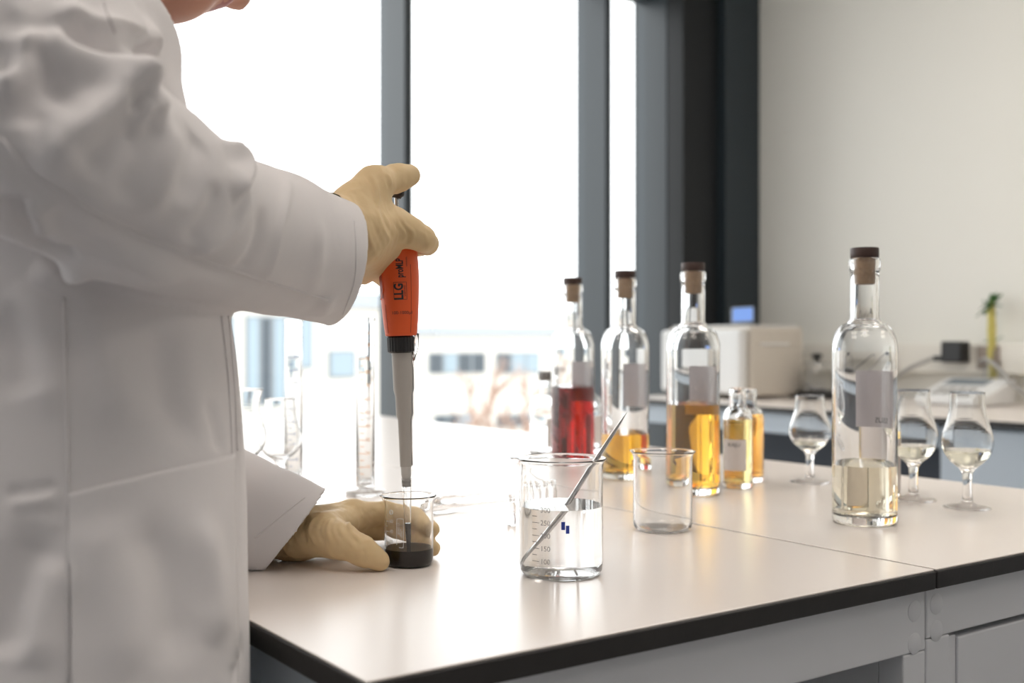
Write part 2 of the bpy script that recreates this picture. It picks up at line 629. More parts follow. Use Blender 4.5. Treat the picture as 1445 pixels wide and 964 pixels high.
M['bwin'] = pbr('far_window_glass', (0.05, 0.065, 0.08), 0.3)
M['bwin_pale'] = pbr('far_pale_blind', (0.26, 0.33, 0.38), 0.4)
M['bwin_frame'] = pbr('far_window_frame', (0.22, 0.25, 0.27), 0.6)
M['ground'] = pbr('pale_paving', (0.62, 0.60, 0.57), 0.9, var=(2, 0.1))
M['bark'] = pbr('reddish_bark', (0.42, 0.29, 0.23), 0.9)
M['hedge'] = pbr('hedge_leaf', (0.10, 0.16, 0.06), 0.8, var=(6, 0.5))
M['lamp'] = emit('lamp_diffuser', (1.0, 0.92, 0.845), LAMP_W)
M['lamp_frame'] = pbr('lamp_frame_white', (0.8, 0.8, 0.8), 0.5)

# ================================================================== the room
U0, U1 = -3.2, 3.80
V0, V1 = -3.2, 3.74          # window glass stands at V1
HC = 2.95
struct(box('floor', (U0 - 0.1, V0 - 0.1, -0.1), (U1 + 0.1, V1 + 0.15, 0.0), M['floor']))
struct(box('ceiling', (U0 - 0.1, V0 - 0.1, HC), (U1 + 0.1, V1 + 0.15, HC + 0.1), M['ceil']))
struct(box('wall_right', (U1, V0 - 0.1, 0), (U1 + 0.1, V1 + 0.15, HC), M['wall']))
struct(box('wall_left', (U0 - 0.1, V0 - 0.1, 0), (U0, V1 + 0.15, HC), M['wall_plain']))
struct(box('wall_back', (U0, V0 - 0.1, 0), (U1, V0, HC), M['wall_plain']))
struct(box('wall_front', (U0, V1 - 0.08, 0), (U1, V1 + 0.1, 0.32), M['wall']))
struct(box('trim_1', (U0, V1 - 0.08, 2.72), (U1, V1 + 0.1, HC), M['wall']))
# dark cladding in the corner between glazing and wall, two steps
struct(box('trim_2', (3.372, 3.50, 0.32), (3.58, V1 + 0.08, 2.72), M['frame_dark']))
struct(box('trim_3', (3.58, 3.45, 0.0), (U1, V1 + 0.08, 2.72), M['frame'], bevel=0.003))
struct(box('baseboard_right', (U1 - 0.015, V0, 0), (U1, 3.45, 0.1), M['frame']))
# glazing: posts with deep reveals, a pane between each pair
posts = [-3.18, -1.86, -0.54, 0.78, 2.066, 3.037, 3.386]
pw = 0.034
for i in range(len(posts) - 1):
    a, b = posts[i], posts[i + 1]
    w = bpy.data.objects.new('window_%d' % (i + 1), None)
    COL.objects.link(w); w.location = ((a + b) / 2, V1, 0.32); ORIG[w] = np.array(w.location)
    struct(w)
    box('mullion', (b - pw / 2, V1 - 0.14, 0.32), (b + pw / 2, V1 + 0.06, 2.72), M['frame'], w, bevel=0.002)
    if i == 0:
        box('mullion', (a - pw / 2, V1 - 0.14, 0.32), (a + pw / 2, V1 + 0.06, 2.72), M['frame'], w, bevel=0.002)
    box('bottom_rail', (a + pw / 2, V1 - 0.05, 0.32), (b - pw / 2, V1 + 0.04, 0.39), M['frame'], w, bevel=0.002)
    box('top_rail', (a + pw / 2, V1 - 0.05, 2.65), (b - pw / 2, V1 + 0.04, 2.72), M['frame'], w, bevel=0.002)
    zz0, zz1 = 0.385, 2.655
    mk('pane', [(a + pw / 2, V1, zz0), (b - pw / 2, V1, zz0), (b - pw / 2, V1, zz1), (a + pw / 2, V1, zz1)], [(0, 1, 2, 3)], M['pane'], w)
# ceiling lamps
for i, (lu, lv, where) in enumerate([(2.5, 1.5, 'above the aisle by the beige instrument'), (2.5, -1.0, 'above the near end of the wall bench'), (0.25, 0.15, 'above the near side of the person in the lab coat'),
                                     (-0.7, 1.3, 'above the far side of the person in the lab coat')]):
    t = thing('ceiling_light', 'square flush ceiling light panel ' + where, 'light', (lu, lv, HC), 'ceiling light panels')
    box('lamp_frame', (lu - 0.42, lv - 0.42, HC - 0.03), (lu + 0.42, lv + 0.42, HC - 0.001), M['lamp_frame'], t, bevel=0.004)
    box('diffuser', (lu - 0.39, lv - 0.39, HC - 0.036), (lu + 0.39, lv + 0.39, HC - 0.0305), M['lamp'], t)

# ================================================================== outside
struct(box('ground', (-80, V1 + 0.3, -4.3), (90, 120, -4.0), M['ground']))


def building(name, label, face_v, u0, u1, ztop, wins, roof=True):
    t = thing(name, label, 'building', ((u0 + u1) / 2, face_v, -4.0))
    box('wall', (u0, face_v, -4.0), (u1, face_v + 10, ztop), M['facade'], t)
    if roof:
        box('roof_parapet', (u0 - 0.15, face_v - 0.2, ztop), (u1 + 0.15, face_v + 10.2, ztop + 0.35), M['facade_grey'], t, bevel=0.02)
    for (a, b, z0, z1, n, m) in wins:
        f = box('window', (a, face_v - 0.06, z0), (b, face_v + 0.02, z1), M['bwin_frame'], t)
        w = (b - a) / n
        for k in range(n):
            mm = M[m[k % len(m)]]
            box('pane', (a + k * w + 0.05, face_v - 0.075, z0 + 0.05), (a + (k + 1) * w - 0.05, face_v - 0.06, z1 - 0.05), mm, f)
    return t


def on_face(px, py, fv):
    t = (px - CX) / F
    d = fv / (CA - SA * t)
    p = P(px, py, d)
    return p[0], p[2]


def wrect(x0, x1, y0, y1, fv):
    a, z1 = on_face(x0, (y0), fv); b, _ = on_face(x1, y0, fv)
    _, z0 = on_face((x0 + x1) / 2, y1, fv)
    return a, b, z0, z1


FV1 = 24.0
building('office_building', 'white rendered building with grey windows across from the glazing', FV1, -6, 13.6, 1.95, [
    (*wrect(346, 402, 446, 572, FV1), 3, ['bwin_pale', 'bwin', 'bwin_pale']),
    (*wrect(402, 440, 446, 520, FV1), 2, ['bwin_pale', 'bwin_pale']),
    (*wrect(463, 500, 495, 533, FV1), 1, ['bwin_pale']),
    (*wrect(280, 330, 446, 520, FV1), 3, ['bwin_pale', 'bwin', 'bwin_pale']),
    (*wrect(180, 240, 446, 520, FV1), 3, ['bwin', 'bwin_pale', 'bwin']),
])
FV2 = 34.0
building('low_office_building', 'long low white building with dark ribbon windows behind bare trees', FV2, 20.6, 48.0, 1.35, [
    (*wrect(604, 684, 498, 527, FV2), 4, ['bwin', 'bwin_pale', 'bwin', 'bwin']),
    (*wrect(700, 760, 498, 527, FV2), 3, ['bwin', 'bwin_pale', 'bwin_pale']),
    (*wrect(880, 926, 498, 527, FV2), 2, ['bwin', 'bwin_pale']),
    (*wrect(612, 664, 586, 602, FV2), 3, ['bwin', 'bwin', 'bwin_pale']),
    (*wrect(700, 770, 586, 602, FV2), 3, ['bwin', 'bwin', 'bwin']),
])


def bare_tree(px, d, top, label, seed):
    rnd = random.Random(seed)
    b = P(px, 700, d); b[2] = -4.0
    parts = []
    def grow(p, dr, L, r, lv):
        q = p + dr * L
        parts.append(tube([p, (p + q) / 2 + np.array([rnd.uniform(-1, 1), rnd.uniform(-1, 1), 0]) * L * 0.05, q], [r, r * 0.85, r * 0.65], 5))
        if lv == 0: return
        for _ in range(3 if lv > 1 else 4):
            nd = dr + np.array([rnd.uniform(-1, 1), rnd.uniform(-1, 1), rnd.uniform(-0.2, 0.6)]) * 0.75
            nd /= np.linalg.norm(nd)
            grow(p + dr * L * rnd.uniform(0.55, 1.0), nd, L * rnd.uniform(0.5, 0.75), r * 0.55, lv - 1)
    t = thing('bare_tree', label, 'tree', b)
    grow(b, np.array([0, 0, 1.0]), top * 0.42, 0.13, 4)
    v, f = merge(*parts[:1]); mk('trunk', v, f, M['bark'], t, smooth=True)
    v, f = merge(*parts[1:]); o = mk('branches', v, f, M['bark'], t, smooth=True)
bare_tree(706, 24, 5.6, 'bare reddish tree in front of the low white building', 3)
bare_tree(752, 27, 5.0, 'smaller bare tree with fine twigs beside the bare reddish tree', 8)
# low hedge
hp = []
for k in range(26):
    c = P(636 + k * 6, 640, 22.0); c[2] = -4 + 0.5
    v, f = lathe([(0, -0.5), (0.35, -0.4), (0.46, 0.1), (0.3, 0.55), (0, 0.7)], 10, c)
    hp.append((v + rng.normal(0, 0.03, v.shape), f))
v, f = merge(*hp)
tag(mk('hedge', v, f, M['hedge'], None, hp[0][0].mean(0)), 'clipped low green hedge in front of the low white building', 'hedge')

# ================================================================== the island bench
E0, E1, E2 = 0.340, 0.968, 1.605     # worktop edges across the island
VN, VF = 0.650, 3.08                 # near and far ends
WT = 0.0195


def worktop(a, b, label):
    t = thing('worktop', label, 'worktop', ((a + b) / 2, VN, ZT - WT))
    r = 0.003
    box('core_panel', (a, VN, ZT - WT), (b, VF, ZT - 0.0016), M['core'], t, bevel=0.0016)
    box('laminate_top', (a + r * 0.6, VN + r * 0.6, ZT - 0.0018), (b - r * 0.6, VF - r * 0.6, ZT), M['laminate'], t, bevel=0.0008)
    return t
worktop(E0, E1 - 0.0009, 'pale laminate worktop with black edge under the 300 ml marked beaker')
worktop(E1 + 0.0009, E2, 'pale laminate worktop with black edge under the stemmed tasting glasses')
tag(box('joint_bead', (E1 - 0.0009, VN + 0.004, ZT - WT), (E1 + 0.0009, VF - 0.004, ZT - 0.0008), M['caulk']), 'thin pale sealant bead in the joint between the two worktops', 'sealant')


def cap_disc(u, z, vface, parent):
    v, f = lathe([(0, 0), (0.0105, 0), (0.0105, 0.0002), (0.0101, 0.0005), (0, 0.0005)], 32)
    w = np.stack([v[:, 0], -v[:, 2], v[:, 1]], 1) + np.array((u, vface, z))
    mk('cover_cap', w, f, M['steel_grey'], parent, smooth=True, auto=40)


zt = ZT - WT
vb = VN + 0.012                      # frame front stands a little behind the worktop edge
t = thing('steel_bench', 'light grey steel bench stand with open knee space and round cover caps', 'bench', ((E0 + E1) / 2, VN, 0))
box('apron', (E0 + 0.012, vb, zt - 0.062), (E1 - 0.001, vb + 0.03, zt), M['steel_grey'], t, bevel=0.002)
box('leg', (E1 - 0.036, vb + 0.0002, 0.0), (E1 - 0.001, vb + 0.03, zt - 0.0622), M['steel_grey'], t, bevel=0.002)
box('leg', (E0 + 0.012, vb + 0.0002, 0.0), (E0 + 0.05, vb + 0.03, zt - 0.0622), M['steel_grey'], t, bevel=0.002)
box('side_panel', (E0 + 0.012, vb + 0.0302, 0.05), (E0 + 0.03, VF - 0.05, zt - 0.0005), M['steel_blue'], t, bevel=0.001)
box('inner_panel', (E1 - 0.0355, vb + 0.0302, 0.05), (E1 - 0.012, VF - 0.05, zt - 0.0005), M['steel_grey'], t)
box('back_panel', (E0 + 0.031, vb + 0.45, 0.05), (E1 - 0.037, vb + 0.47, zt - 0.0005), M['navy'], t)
for z in (zt - 0.021, zt - 0.053):
    cap_disc(E1 - 0.019, z, vb, t)
t = thing('bench_cabinet', 'light grey steel bench cabinet with recessed drawer front', 'cabinet', ((E1 + E2) / 2, VN, 0))
box('top_rail', (E1 + 0.001, vb, zt - 0.052), (E2 - 0.012, vb + 0.03, zt), M['steel_grey'], t, bevel=0.002)
box('leg', (E1 + 0.001, vb + 0.0002, 0.0), (E1 + 0.040, vb + 0.03, zt - 0.0522), M['steel_grey'], t, bevel=0.002)
box('body', (E1 + 0.002, vb + 0.0302, 0.05), (E2 - 0.014, VF - 0.05, zt - 0.0005), M['steel_grey'], t)
box('stile', (E1 + 0.0405, vb + 0.004, 0.05), (E1 + 0.056, vb + 0.03, zt - 0.056), M['steel_grey'], t, bevel=0.001)
d_ = box('drawer_front', (E1 + 0.0572, vb + 0.002, zt - 0.26), (E2 - 0.02, vb + 0.03, zt - 0.0585), M['steel_grey'], t, bevel=0.0015)
box('drawer_front', (E1 + 0.0572, vb + 0.002, 0.1), (E2 - 0.02, vb + 0.03, zt - 0.263), M['steel_grey'], t, bevel=0.0015)
for z in (zt - 0.019, zt - 0.046):
    cap_disc(E1 + 0.017, z, vb, t)

# ================================================================== the wall bench
B0 = 2.92
t = thing('wall_worktop', 'long pale worktop with black edge along the cream wall', 'worktop', (3.35, 1.2, ZT - 0.02))
box('core_panel', (B0, V0 + 0.3, ZT - 0.02), (U1 - 0.002, 3.448, ZT - 0.0016), M['core'], t, bevel=0.0016)
box('laminate_top', (B0 + 0.002, V0 + 0.3, ZT - 0.0018), (U1 - 0.002, 3.447, ZT), M['laminate'], t, bevel=0.0008)
t = thing('wall_bench', 'wall bench with pale blue-grey rail and dark knee space under the beige instrument', 'bench', (3.3, 2.7, 0))
box('rail', (B0 + 0.02, 1.97, ZT - 0.092), (B0 + 0.05, 3.44, ZT - 0.021), M['steel_blue'], t, bevel=0.002)
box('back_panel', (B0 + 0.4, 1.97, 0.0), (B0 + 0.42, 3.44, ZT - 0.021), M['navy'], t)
box('leg', (B0 + 0.02, 3.40, 0.0), (B0 + 0.06, 3.44, ZT - 0.093), M['steel_blue'], t, bevel=0.002)
for k, wh in enumerate(['next to the dark open knee space', 'second from the dark open knee space', 'third from the dark open knee space']):
    v1 = 1.965 - k * 0.9
    t = thing('wall_cabinet', 'pale blue-grey base cabinet under the wall worktop, ' + wh, 'cabinet', (3.3, v1 - 0.45, 0), 'base cabinets under the wall worktop')
    box('body', (B0 + 0.045, v1 - 0.897, 0.08), (U1 - 0.01, v1, ZT - 0.021), M['steel_blue'], t)
    for q in range(2):
        dd = box('door', (B0 + 0.022, v1 - 0.897 + q * 0.449 + 0.002, 0.09), (B0 + 0.044, v1 - 0.897 + (q + 1) * 0.449 - 0.002, ZT - 0.03), M['steel_blue'], t, bevel=0.002)
        vv = v1 - 0.449 + (0.05 if q else -0.05)
        v, f = tube([(B0 + 0.022, vv, 0.74), (B0 - 0.002, vv, 0.74), (B0 - 0.002, vv, 0.62), (B0 + 0.022, vv, 0.62)], 0.005, 8)
        mk('handle', v, f, M['frame'], dd, smooth=True)
# service trunking on the wall
t = thing('wall_trunking', 'cream socket trunking running along the wall above the worktop', 'trunking', (U1, 1.2, 1.0))
box('channel', (U1 - 0.055, V0 + 0.3, 1.005), (U1 - 0.001, 3.448, 1.115), M['trunk'], t, bevel=0.004)

print('room done')

# ================================================================== glassware
def arc_patch(c, r, h0, h1, z0, z1, n=24):
    """a curved sheet on a cylinder, headings h0..h1"""
    V = []
    for i in range(n + 1):
        a = h0 + (h1 - h0) * i / n
        for z in (z0, z1):
            V.append((c[0] + r * math.cos(a), c[1] + r * math.sin(a), c[2] + z))
    return np.array(V), [(2 * i, 2 * i + 2, 2 * i + 3, 2 * i + 1) for i in range(n)]


def thick(v, f, c, dr):
    """give a curved sheet thickness outward from the axis"""
    v = np.asarray(v); n = len(v)
    ra = v - np.array((c[0], c[1], 0)); ra[:, 2] = 0
    ra /= np.linalg.norm(ra, axis=1)[:, None]
    w = v + ra * dr
    F2 = [tuple(q[::-1]) for q in f] + [tuple(i + n for i in q) for q in f]
    from collections import Counter
    ed = Counter()
    for q in f:
        for i in range(len(q)):
            ed[(q[i], q[(i + 1) % len(q)])] += 1
    for (a, b) in ed:
        if (b, a) not in ed: F2.append((a, b, b + n, a + n))
    return np.vstack([v, w]), F2


def wrap_text(s, size, c, r, heading, z, up=False, squeeze=1.0):
    """text printed on a cylinder; up=True reads upwards. r may be a function of height"""
    v, f = text_mesh(s, size)
    x, y = v[:, 0] * squeeze, v[:, 1]
    if up: x, y = -y, x
    rr = r(z + y) if callable(r) else np.full(len(v), r)
    a = heading + x / rr
    return np.stack([c[0] + rr * np.cos(a), c[1] + rr * np.sin(a), c[2] + z + y], 1), f


def tick(c, r, h, w, z, t=0.0006, n=6):
    return arc_patch(c, r, h - w / r / 2, h + w / r / 2, z - t / 2, z + t / 2, n)


def heading_to_cam(c):
    return math.atan2(-c[1], -c[0])


# --- tall spirit bottles
R_B = 0.0389
OUT = [(0, 0.004), (0.02, 0.0012), (0.033, 0.0), (0.0372, 0.0016), (R_B, 0.006), (R_B, 0.10), (R_B, 0.214)]
OUT += [(0.0175 + (R_B - 0.0175) * math.cos(a) ** 0.85, 0.214 + 0.033 * math.sin(a)) for a in np.linspace(0.12, 1.42, 9)]
OUT += [(0.0174, 0.252), (0.0172, 0.300), (0.0172, 0.310), (0.0186, 0.3115), (0.0188, 0.318), (0.0186, 0.325), (0.0165, 0.3265)]
INN = [(0.0135, 0.3262), (0.0132, 0.31), (0.0140, 0.25)]
INN += [(0.0140 + (R_B - 0.0030 - 0.0140) * math.cos(a) ** 0.85, 0.212 + 0.031 * math.sin(a)) for a in np.linspace(1.42, 0.12, 9)]
INN += [(R_B - 0.0030, 0.21), (R_B - 0.0030, 0.02), (R_B - 0.006, 0.0135), (0.025, 0.0115), (0.012, 0.014), (0, 0.016)]


def spirit_bottle(px, d, liquid, level, label, capmat, label_text=None, lab=True, cork=True):
    c = P(px, 482, d); c[2] = ZT
    t = thing('spirit_bottle', label, 'bottle', c, 'tall corked spirit bottles')
    v, f = lathe(OUT + INN, 72, c)
    mk('glass_body', v, f, M['glass'], t, smooth=True, auto=50)
    rl = R_B - 0.0022
    v, f = lathe([(0, 0.0148), (0.012, 0.0128), (0.025, 0.0103), (R_B - 0.0056, 0.0125), (rl, 0.0195), (rl, level), (0, level)], 72, c)
    mk('liquid', v, f, M[liquid], t, smooth=True, auto=40)
    v, f = lathe([(0, 0.294), (0.0118, 0.2945), (0.0127, 0.297), (0.0131, 0.326), (0, 0.326)], 40, c)
    mk('cork', v, f, M['cork'], t, smooth=True, auto=40)
    v, f = lathe([(0, 0.3268), (0.0164, 0.3268), (0.0172, 0.3280), (0.0172, 0.3380), (0.0164, 0.3392), (0, 0.3392)], 48, c)
    mk('cap', v, f, capmat, t, smooth=True, auto=40)
    if lab:
        h0, h1 = math.radians(-36), math.radians(54)
        v, f = arc_patch(c, R_B + 0.0003, h0, h1, 0.112, 0.186, 28)
        v, f = thick(v, f, c, 0.0002)
        lo = mk('paper_label', v, f, M['paper'], t, smooth=True, auto=40)
        if label_text:
            v, f = wrap_text(label_text, 0.010, c, R_B + 0.0007, math.radians(2), 0.121)
            mk('lettering', v, f, M['ink'], lo)
            v, f = wrap_text(label_text, 0.010, c, R_B + 0.00025, math.radians(2), 0.121)
            mk('lettering', v, f, M['ink'], lo)
    return t


spirit_bottle(808, 2.01, 'red', 0.142, 'tall corked bottle half full of dark red liquid', M['cap'])
spirit_bottle(882, 1.81, 'amber', 0.074, 'tall corked bottle a quarter full of amber spirit', M['cap'])
spirit_bottle(978, 1.63, 'amber', 0.132, 'tall corked bottle nearly half full of amber spirit', M['cap'])
spirit_bottle(1220, 1.37, 'pale', 0.072, 'tall corked bottle a quarter full of pale straw spirit', M['cap'], 'SSUS')

# --- small sample bottles
R_S = 0.0245


def small_bottle(px, d, label, R=R_S, H=0.150, liquid=None, level=0.1, capmat=None, heading=None, lab_text=None, lz=(0.028, 0.075), half=0.9, group='small sample bottles'):
    c = P(px, 482, d); c[2] = ZT
    t = thing('sample_bottle', label, 'bottle', c, group)
    hs = H - 0.053
    o = [(0, 0.003), (R * 0.7, 0.0), (R * 0.93, 0.001), (R, 0.005), (R, hs)]
    o += [(0.0135 + (R - 0.0135) * math.cos(a), hs + 0.024 * math.sin(a)) for a in np.linspace(0.15, 1.5, 7)]
    o += [(0.0128, hs + 0.03), (0.0125, H - 0.012), (0.0140, H - 0.011), (0.0140, H - 0.007), (0.0126, H - 0.006), (0.0132, H - 0.004), (0.0132, H - 0.001), (0.0115, H)]
    i_ = [(0.0098, H - 0.001), (0.0098, hs + 0.026)]
    i_ += [(0.0098 + (R - 0.0022 - 0.0098) * math.cos(a), hs - 0.002 + 0.024 * math.sin(a)) for a in np.linspace(1.5, 0.15, 7)]
    i_ += [(R - 0.0022, hs - 0.004), (R - 0.0022, 0.014), (R * 0.7, 0.0085), (0, 0.009)]
    v, f = lathe(o + i_, 56, c)
    mk('glass_body', v, f, M['glass'], t, smooth=True, auto=50)
    if liquid:
        rl = R - 0.0016
        pr = [(0, 0.0082), (R * 0.72, 0.0078), (rl, 0.0135), (rl, min(level, hs - 0.003))]
        if level > hs:
            for a in np.linspace(0.15, 1.4, 6):
                z = hs - 0.0015 + 0.024 * math.sin(a)
                if z < level: pr.append((0.0102 + (rl - 0.0102) * math.cos(a), z))
        pr.append((pr[-1][0] * 0.98, level) if level > pr[-1][1] else (pr[-1][0] * 0.999, level))
        pr.append((0, level))
        v, f = lathe(pr, 56, c)
        mk('liquid', v, f, M[liquid], t, smooth=True, auto=40)
    if capmat:
        v, f = lathe([(0, H + 0.0005), (0.0146, H + 0.0005), (0.0152, H + 0.002), (0.0152, H + 0.016), (0.0142, H + 0.0175), (0, H + 0.0175)], 36, c)
        mk('cap', v, f, capmat, t, smooth=True, auto=40)
    if heading is not None:
        v, f = arc_patch(c, R + 0.0003, heading - half, heading + half, lz[0], lz[1], 20)
        v, f = thick(v, f, c, 0.0002)
        lo = mk('paper_label', v, f, M['paper_thick'], t, smooth=True, auto=40)
        if lab_text:
            v, f = wrap_text(lab_text, 0.0085, c, R + 0.0007, heading, lz[1] - 0.008)
            mk('lettering', v, f, M['ink'], lo)
    return t


small_bottle(1041, 1.70, 'small open-necked bottle of straw yellow spirit with a printed white label', liquid='straw', level=0.105, heading=HEAD_CAM - 0.45, half=0.85, lab_text='KAJU', R=0.0225, H=0.152, group=None)
small_bottle(1056, 1.775, 'small bottle of deep amber spirit behind the labelled straw yellow one', liquid='deep_amber', level=0.108, R=0.0245, H=0.148, group=None)
small_bottle(1240, 1.60, 'small bottle of amber spirit with white label behind the pale straw spirit bottle', liquid='amber', level=0.095, R=0.030, H=0.148, heading=HEAD_CAM - 0.15, half=1.15, lz=(0.010, 0.085), group=None)
small_bottle(771, 2.16, 'small grey-capped clear bottle with label, its cap showing beside the red bottle', R=0.032, H=0.148, capmat=M['grey_cap'], heading=HEAD_CAM + 0.5, half=0.5, lz=(0.02, 0.075), group=None)
small_bottle(826, 2.24, 'small clear bottle standing behind the red and the quarter-full amber bottles', R=0.034, H=0.148, capmat=M['grey_cap'], heading=HEAD_CAM + 0.9, half=0.5, lz=(0.02, 0.075), group=None)

# --- tulip tasting glasses
TUL = [(0, 0.0), (0.026, 0.0), (0.0305, 0.0006), (0.031, 0.0016), (0.027, 0.0030), (0.012, 0.0055), (0.0072, 0.010), (0.0060, 0.018), (0.0058, 0.036), (0.0064, 0.046),
       (0.011, 0.0535), (0.022, 0.063), (0.0300, 0.075), (0.0330, 0.087), (0.0320, 0.098), (0.0283, 0.111), (0.0243, 0.126), (0.0226, 0.140), (0.0222, 0.150), (0.0225, 0.1555), (0.0219, 0.1562)]
TULI = [(0.0213, 0.1553), (0.0210, 0.150), (0.0214, 0.140), (0.0231, 0.126), (0.0271, 0.111), (0.0308, 0.098), (0.0317, 0.087), (0.0287, 0.0760), (0.0205, 0.0650), (0.010, 0.0580), (0, 0.0562)]


def tulip_glass(px, d, label, sx=1.0, sz=1.0, stem=1.0, level=None, liquid='pale', flare=0.0):
    c = P(px, 482, d); c[2] = ZT
    def mp(p):
        r, z = p
        z2 = z * stem if z < 0.05 else 0.05 * stem + (z - 0.05) * sz
        r2 = r * sx if z > 0.047 else r
        if flare and z > 0.125: r2 += flare * ((z - 0.125) / 0.03) ** 1.5
        return (r2, z2)
    t = thing('tasting_glass', label, 'glass', c, 'stemmed tulip tasting glasses')
    o = [mp(p) for p in TUL]; i_ = [mp(p) for p in TULI]
    rr = spline(np.array([(r, z, 0) for r, z in o[9:]]), 40)
    ii = spline(np.array([(r, z, 0) for r, z in i_]), 36)
    prof = o[:9] + [(max(p[0], 0.0), p[1]) for p in rr] + [(max(p[0], 0), p[1]) for p in ii]
    prof[-1] = (0, prof[-1][1])
    v, f = lathe(prof, 56, c)
    mk('bowl_and_stem', v, f, M['glass_thin'], t, smooth=True, auto=60)
    if level:
        lz = 0.05 * stem + (level - 0.05) * sz
        pr = [(max(p[0] + 0.0005, 0), p[1] - 0.0004) for p in ii[::-1] if p[1] < lz]
        pr[0] = (0, pr[0][1])
        pr += [(pr[-1][0] + 0.0004, lz), (0, lz)]
        v, f = lathe(pr, 56, c)
        mk('liquid', v, f, M[liquid], t, smooth=True, auto=40)
    return t


tulip_glass(1143, 1.76, 'tulip tasting glass with short chimney and a little pale spirit', sx=1.0, sz=0.86, stem=0.95, level=0.072)
tulip_glass(1289, 1.563, 'tulip tasting glass beside the pale straw spirit bottle', level=0.077)
tulip_glass(1365, 1.49, 'tulip tasting glass of pale spirit at the end of the row, away from the bottles', level=0.078)
tulip_glass(395, 1.64, 'empty clear tulip tasting glass in front of the blue-marked cylinder', sx=0.99, sz=0.88, stem=0.92)
tulip_glass(341, 1.58, 'empty tulip glass with flared rim half hidden behind the lab coat', sx=1.06, sz=1.0, stem=1.0, flare=0.006)


# --- beakers
def beaker(name, label, c, R, H, mat, wall=0.0013, spout_h=0.0, lip=0.0035, group=None):
    t = thing(name, label, 'beaker', c, group)
    o = [(0, 0.0), (R * 0.80, 0.0), (R * 0.92, 0.0012), (R * 0.985, 0.0055), (R, 0.012), (R, H - 0.011), (R + 0.0006, H - 0.006), (R + lip * 0.5, H - 0.0022), (R + lip, H - 0.0006), (R + lip * 1.05, H), (R + lip * 0.8, H + 0.0007)]
    i_ = [(R + lip * 0.35, H - 0.0006), (R - wall * 0.4, H - 0.006), (R - wall, H - 0.011), (R - wall, 0.013), (R * 0.965 - wall, 0.0066), (R * 0.9 - wall, 0.0032), (R * 0.78, 0.0022), (0, 0.0022)]
    def fn(v):
        a = np.arctan2(v[:, 1], v[:, 0])
        da = (a - spout_h + np.pi) % (2 * np.pi) - np.pi
        w = np.exp(-(da / 0.30) ** 2)
        hgt = np.clip((v[:, 2] - (H - 0.020)) / 0.020, 0, 1) ** 1.6
        rad = np.hypot(v[:, 0], v[:, 1])
        push = (0.25 * R * w - 0.06 * R * np.exp(-((np.abs(da) - 0.55) / 0.22) ** 2)) * hgt
        s = np.where(rad > 1e-6, (rad + push) / np.maximum(rad, 1e-6), 1)
        v = v.copy(); v[:, 0] *= s; v[:, 1] *= s
        v[:, 2] -= 0.0018 * w * hgt
        return v
    v, f = lathe(o + i_, 96, c, fn)
    mk('glass_wall', v, f, mat, t, smooth=True, auto=60)
    return t


def fill(t, c, R, wall, level, mat):
    rl = R - wall * 0.5
    v, f = lathe([(0, 0.0015), (R * 0.78, 0.0015), (R * 0.905 - wall * 0.6, 0.0024), (R * 0.972 - wall * 0.6, 0.0062), (rl, 0.0128), (rl, level), (0, level)], 96, c)
    return mk('liquid', v, f, mat, t, smooth=True, auto=40)


# large beaker with water and a spatula
cb = T(792, 810)
Rb, Hb = 0.0400, 0.1115
big = beaker('large_beaker', 'large glass beaker of clear water with grey graduations up to 300', cb, Rb, Hb, M['glass_thin'], 0.0015, spout_h=heading_to_cam(cb) - 1.95)
fill(big, cb, Rb, 0.0015, 0.0665, M['water'])
hc = heading_to_cam(cb)
pr = []
for i, (lab_, z) in enumerate([('300', 0.0665), ('250', 0.0545), ('200', 0.0425), ('150', 0.0305), ('100', 0.0185)]):
    pr.append(wrap_text(lab_, 0.0068, cb, Rb + 0.0002, hc - 0.62 + 0.24, z))
    pr.append(tick(cb, Rb + 0.0002, hc - 0.62 - 0.02, 0.008, z))
    if i < 4: pr.append(tick(cb, Rb + 0.0002, hc - 0.62 - 0.05, 0.0055, z - 0.006))
v, f = merge(*pr); mk('graduation_marks', v, f, M['grey_ink'], big)
v, f = merge(arc_patch(cb, Rb + 0.0002, hc + 0.00, hc + 0.09, 0.0490, 0.0565, 4), arc_patch(cb, Rb + 0.0002, hc + 0.105, hc + 0.19, 0.0455, 0.0530, 4))
mk('blue_mark', v, f, M['blue_solid'], big)
# spatula
a = cb - RIGHT * 0.0345 + UP * 0.0045 - FWD * 0.004
rim = cb + RIGHT * 0.0370 + UP * 0.1140 + FWD * 0.004
tipp = rim + (rim - a) / np.linalg.norm(rim - a) * 0.049
ax = (tipp - a)
sp = [a + ax * s for s in (0.0, 0.02, 0.06, 0.12, 0.18, 0.24, 0.30, 0.5, 0.7, 0.86, 0.94, 0.98, 1.0)]
side = np.cross(ax / np.linalg.norm(ax), FWD); side /= np.linalg.norm(side)
bend = [0.004, 0.0036, 0.0026, 0.0014, 0.0005, 0, 0, 0, 0, 0, 0, 0, 0]
sp = [p - side * b * (-1 if side[2] > 0 else 1) for p, b in zip(sp, bend)]
rad = [0.0016, 0.0030, 0.0036, 0.0034, 0.0030, 0.0026, 0.0024, 0.0024, 0.0024, 0.0021, 0.0016, 0.0010, 0.0003]
fl = [0.3, 0.3, 0.3, 0.35, 0.5, 0.8, 1, 1, 1, 0.9, 0.7, 0.6, 0.5]
v, f = tube(sp, rad, 16, True, fl)
tag(mk('spatula', v, f, M['steel'], None, a, smooth=True), 'slim pointed steel spatula leaning in the large beaker of water', 'spatula')

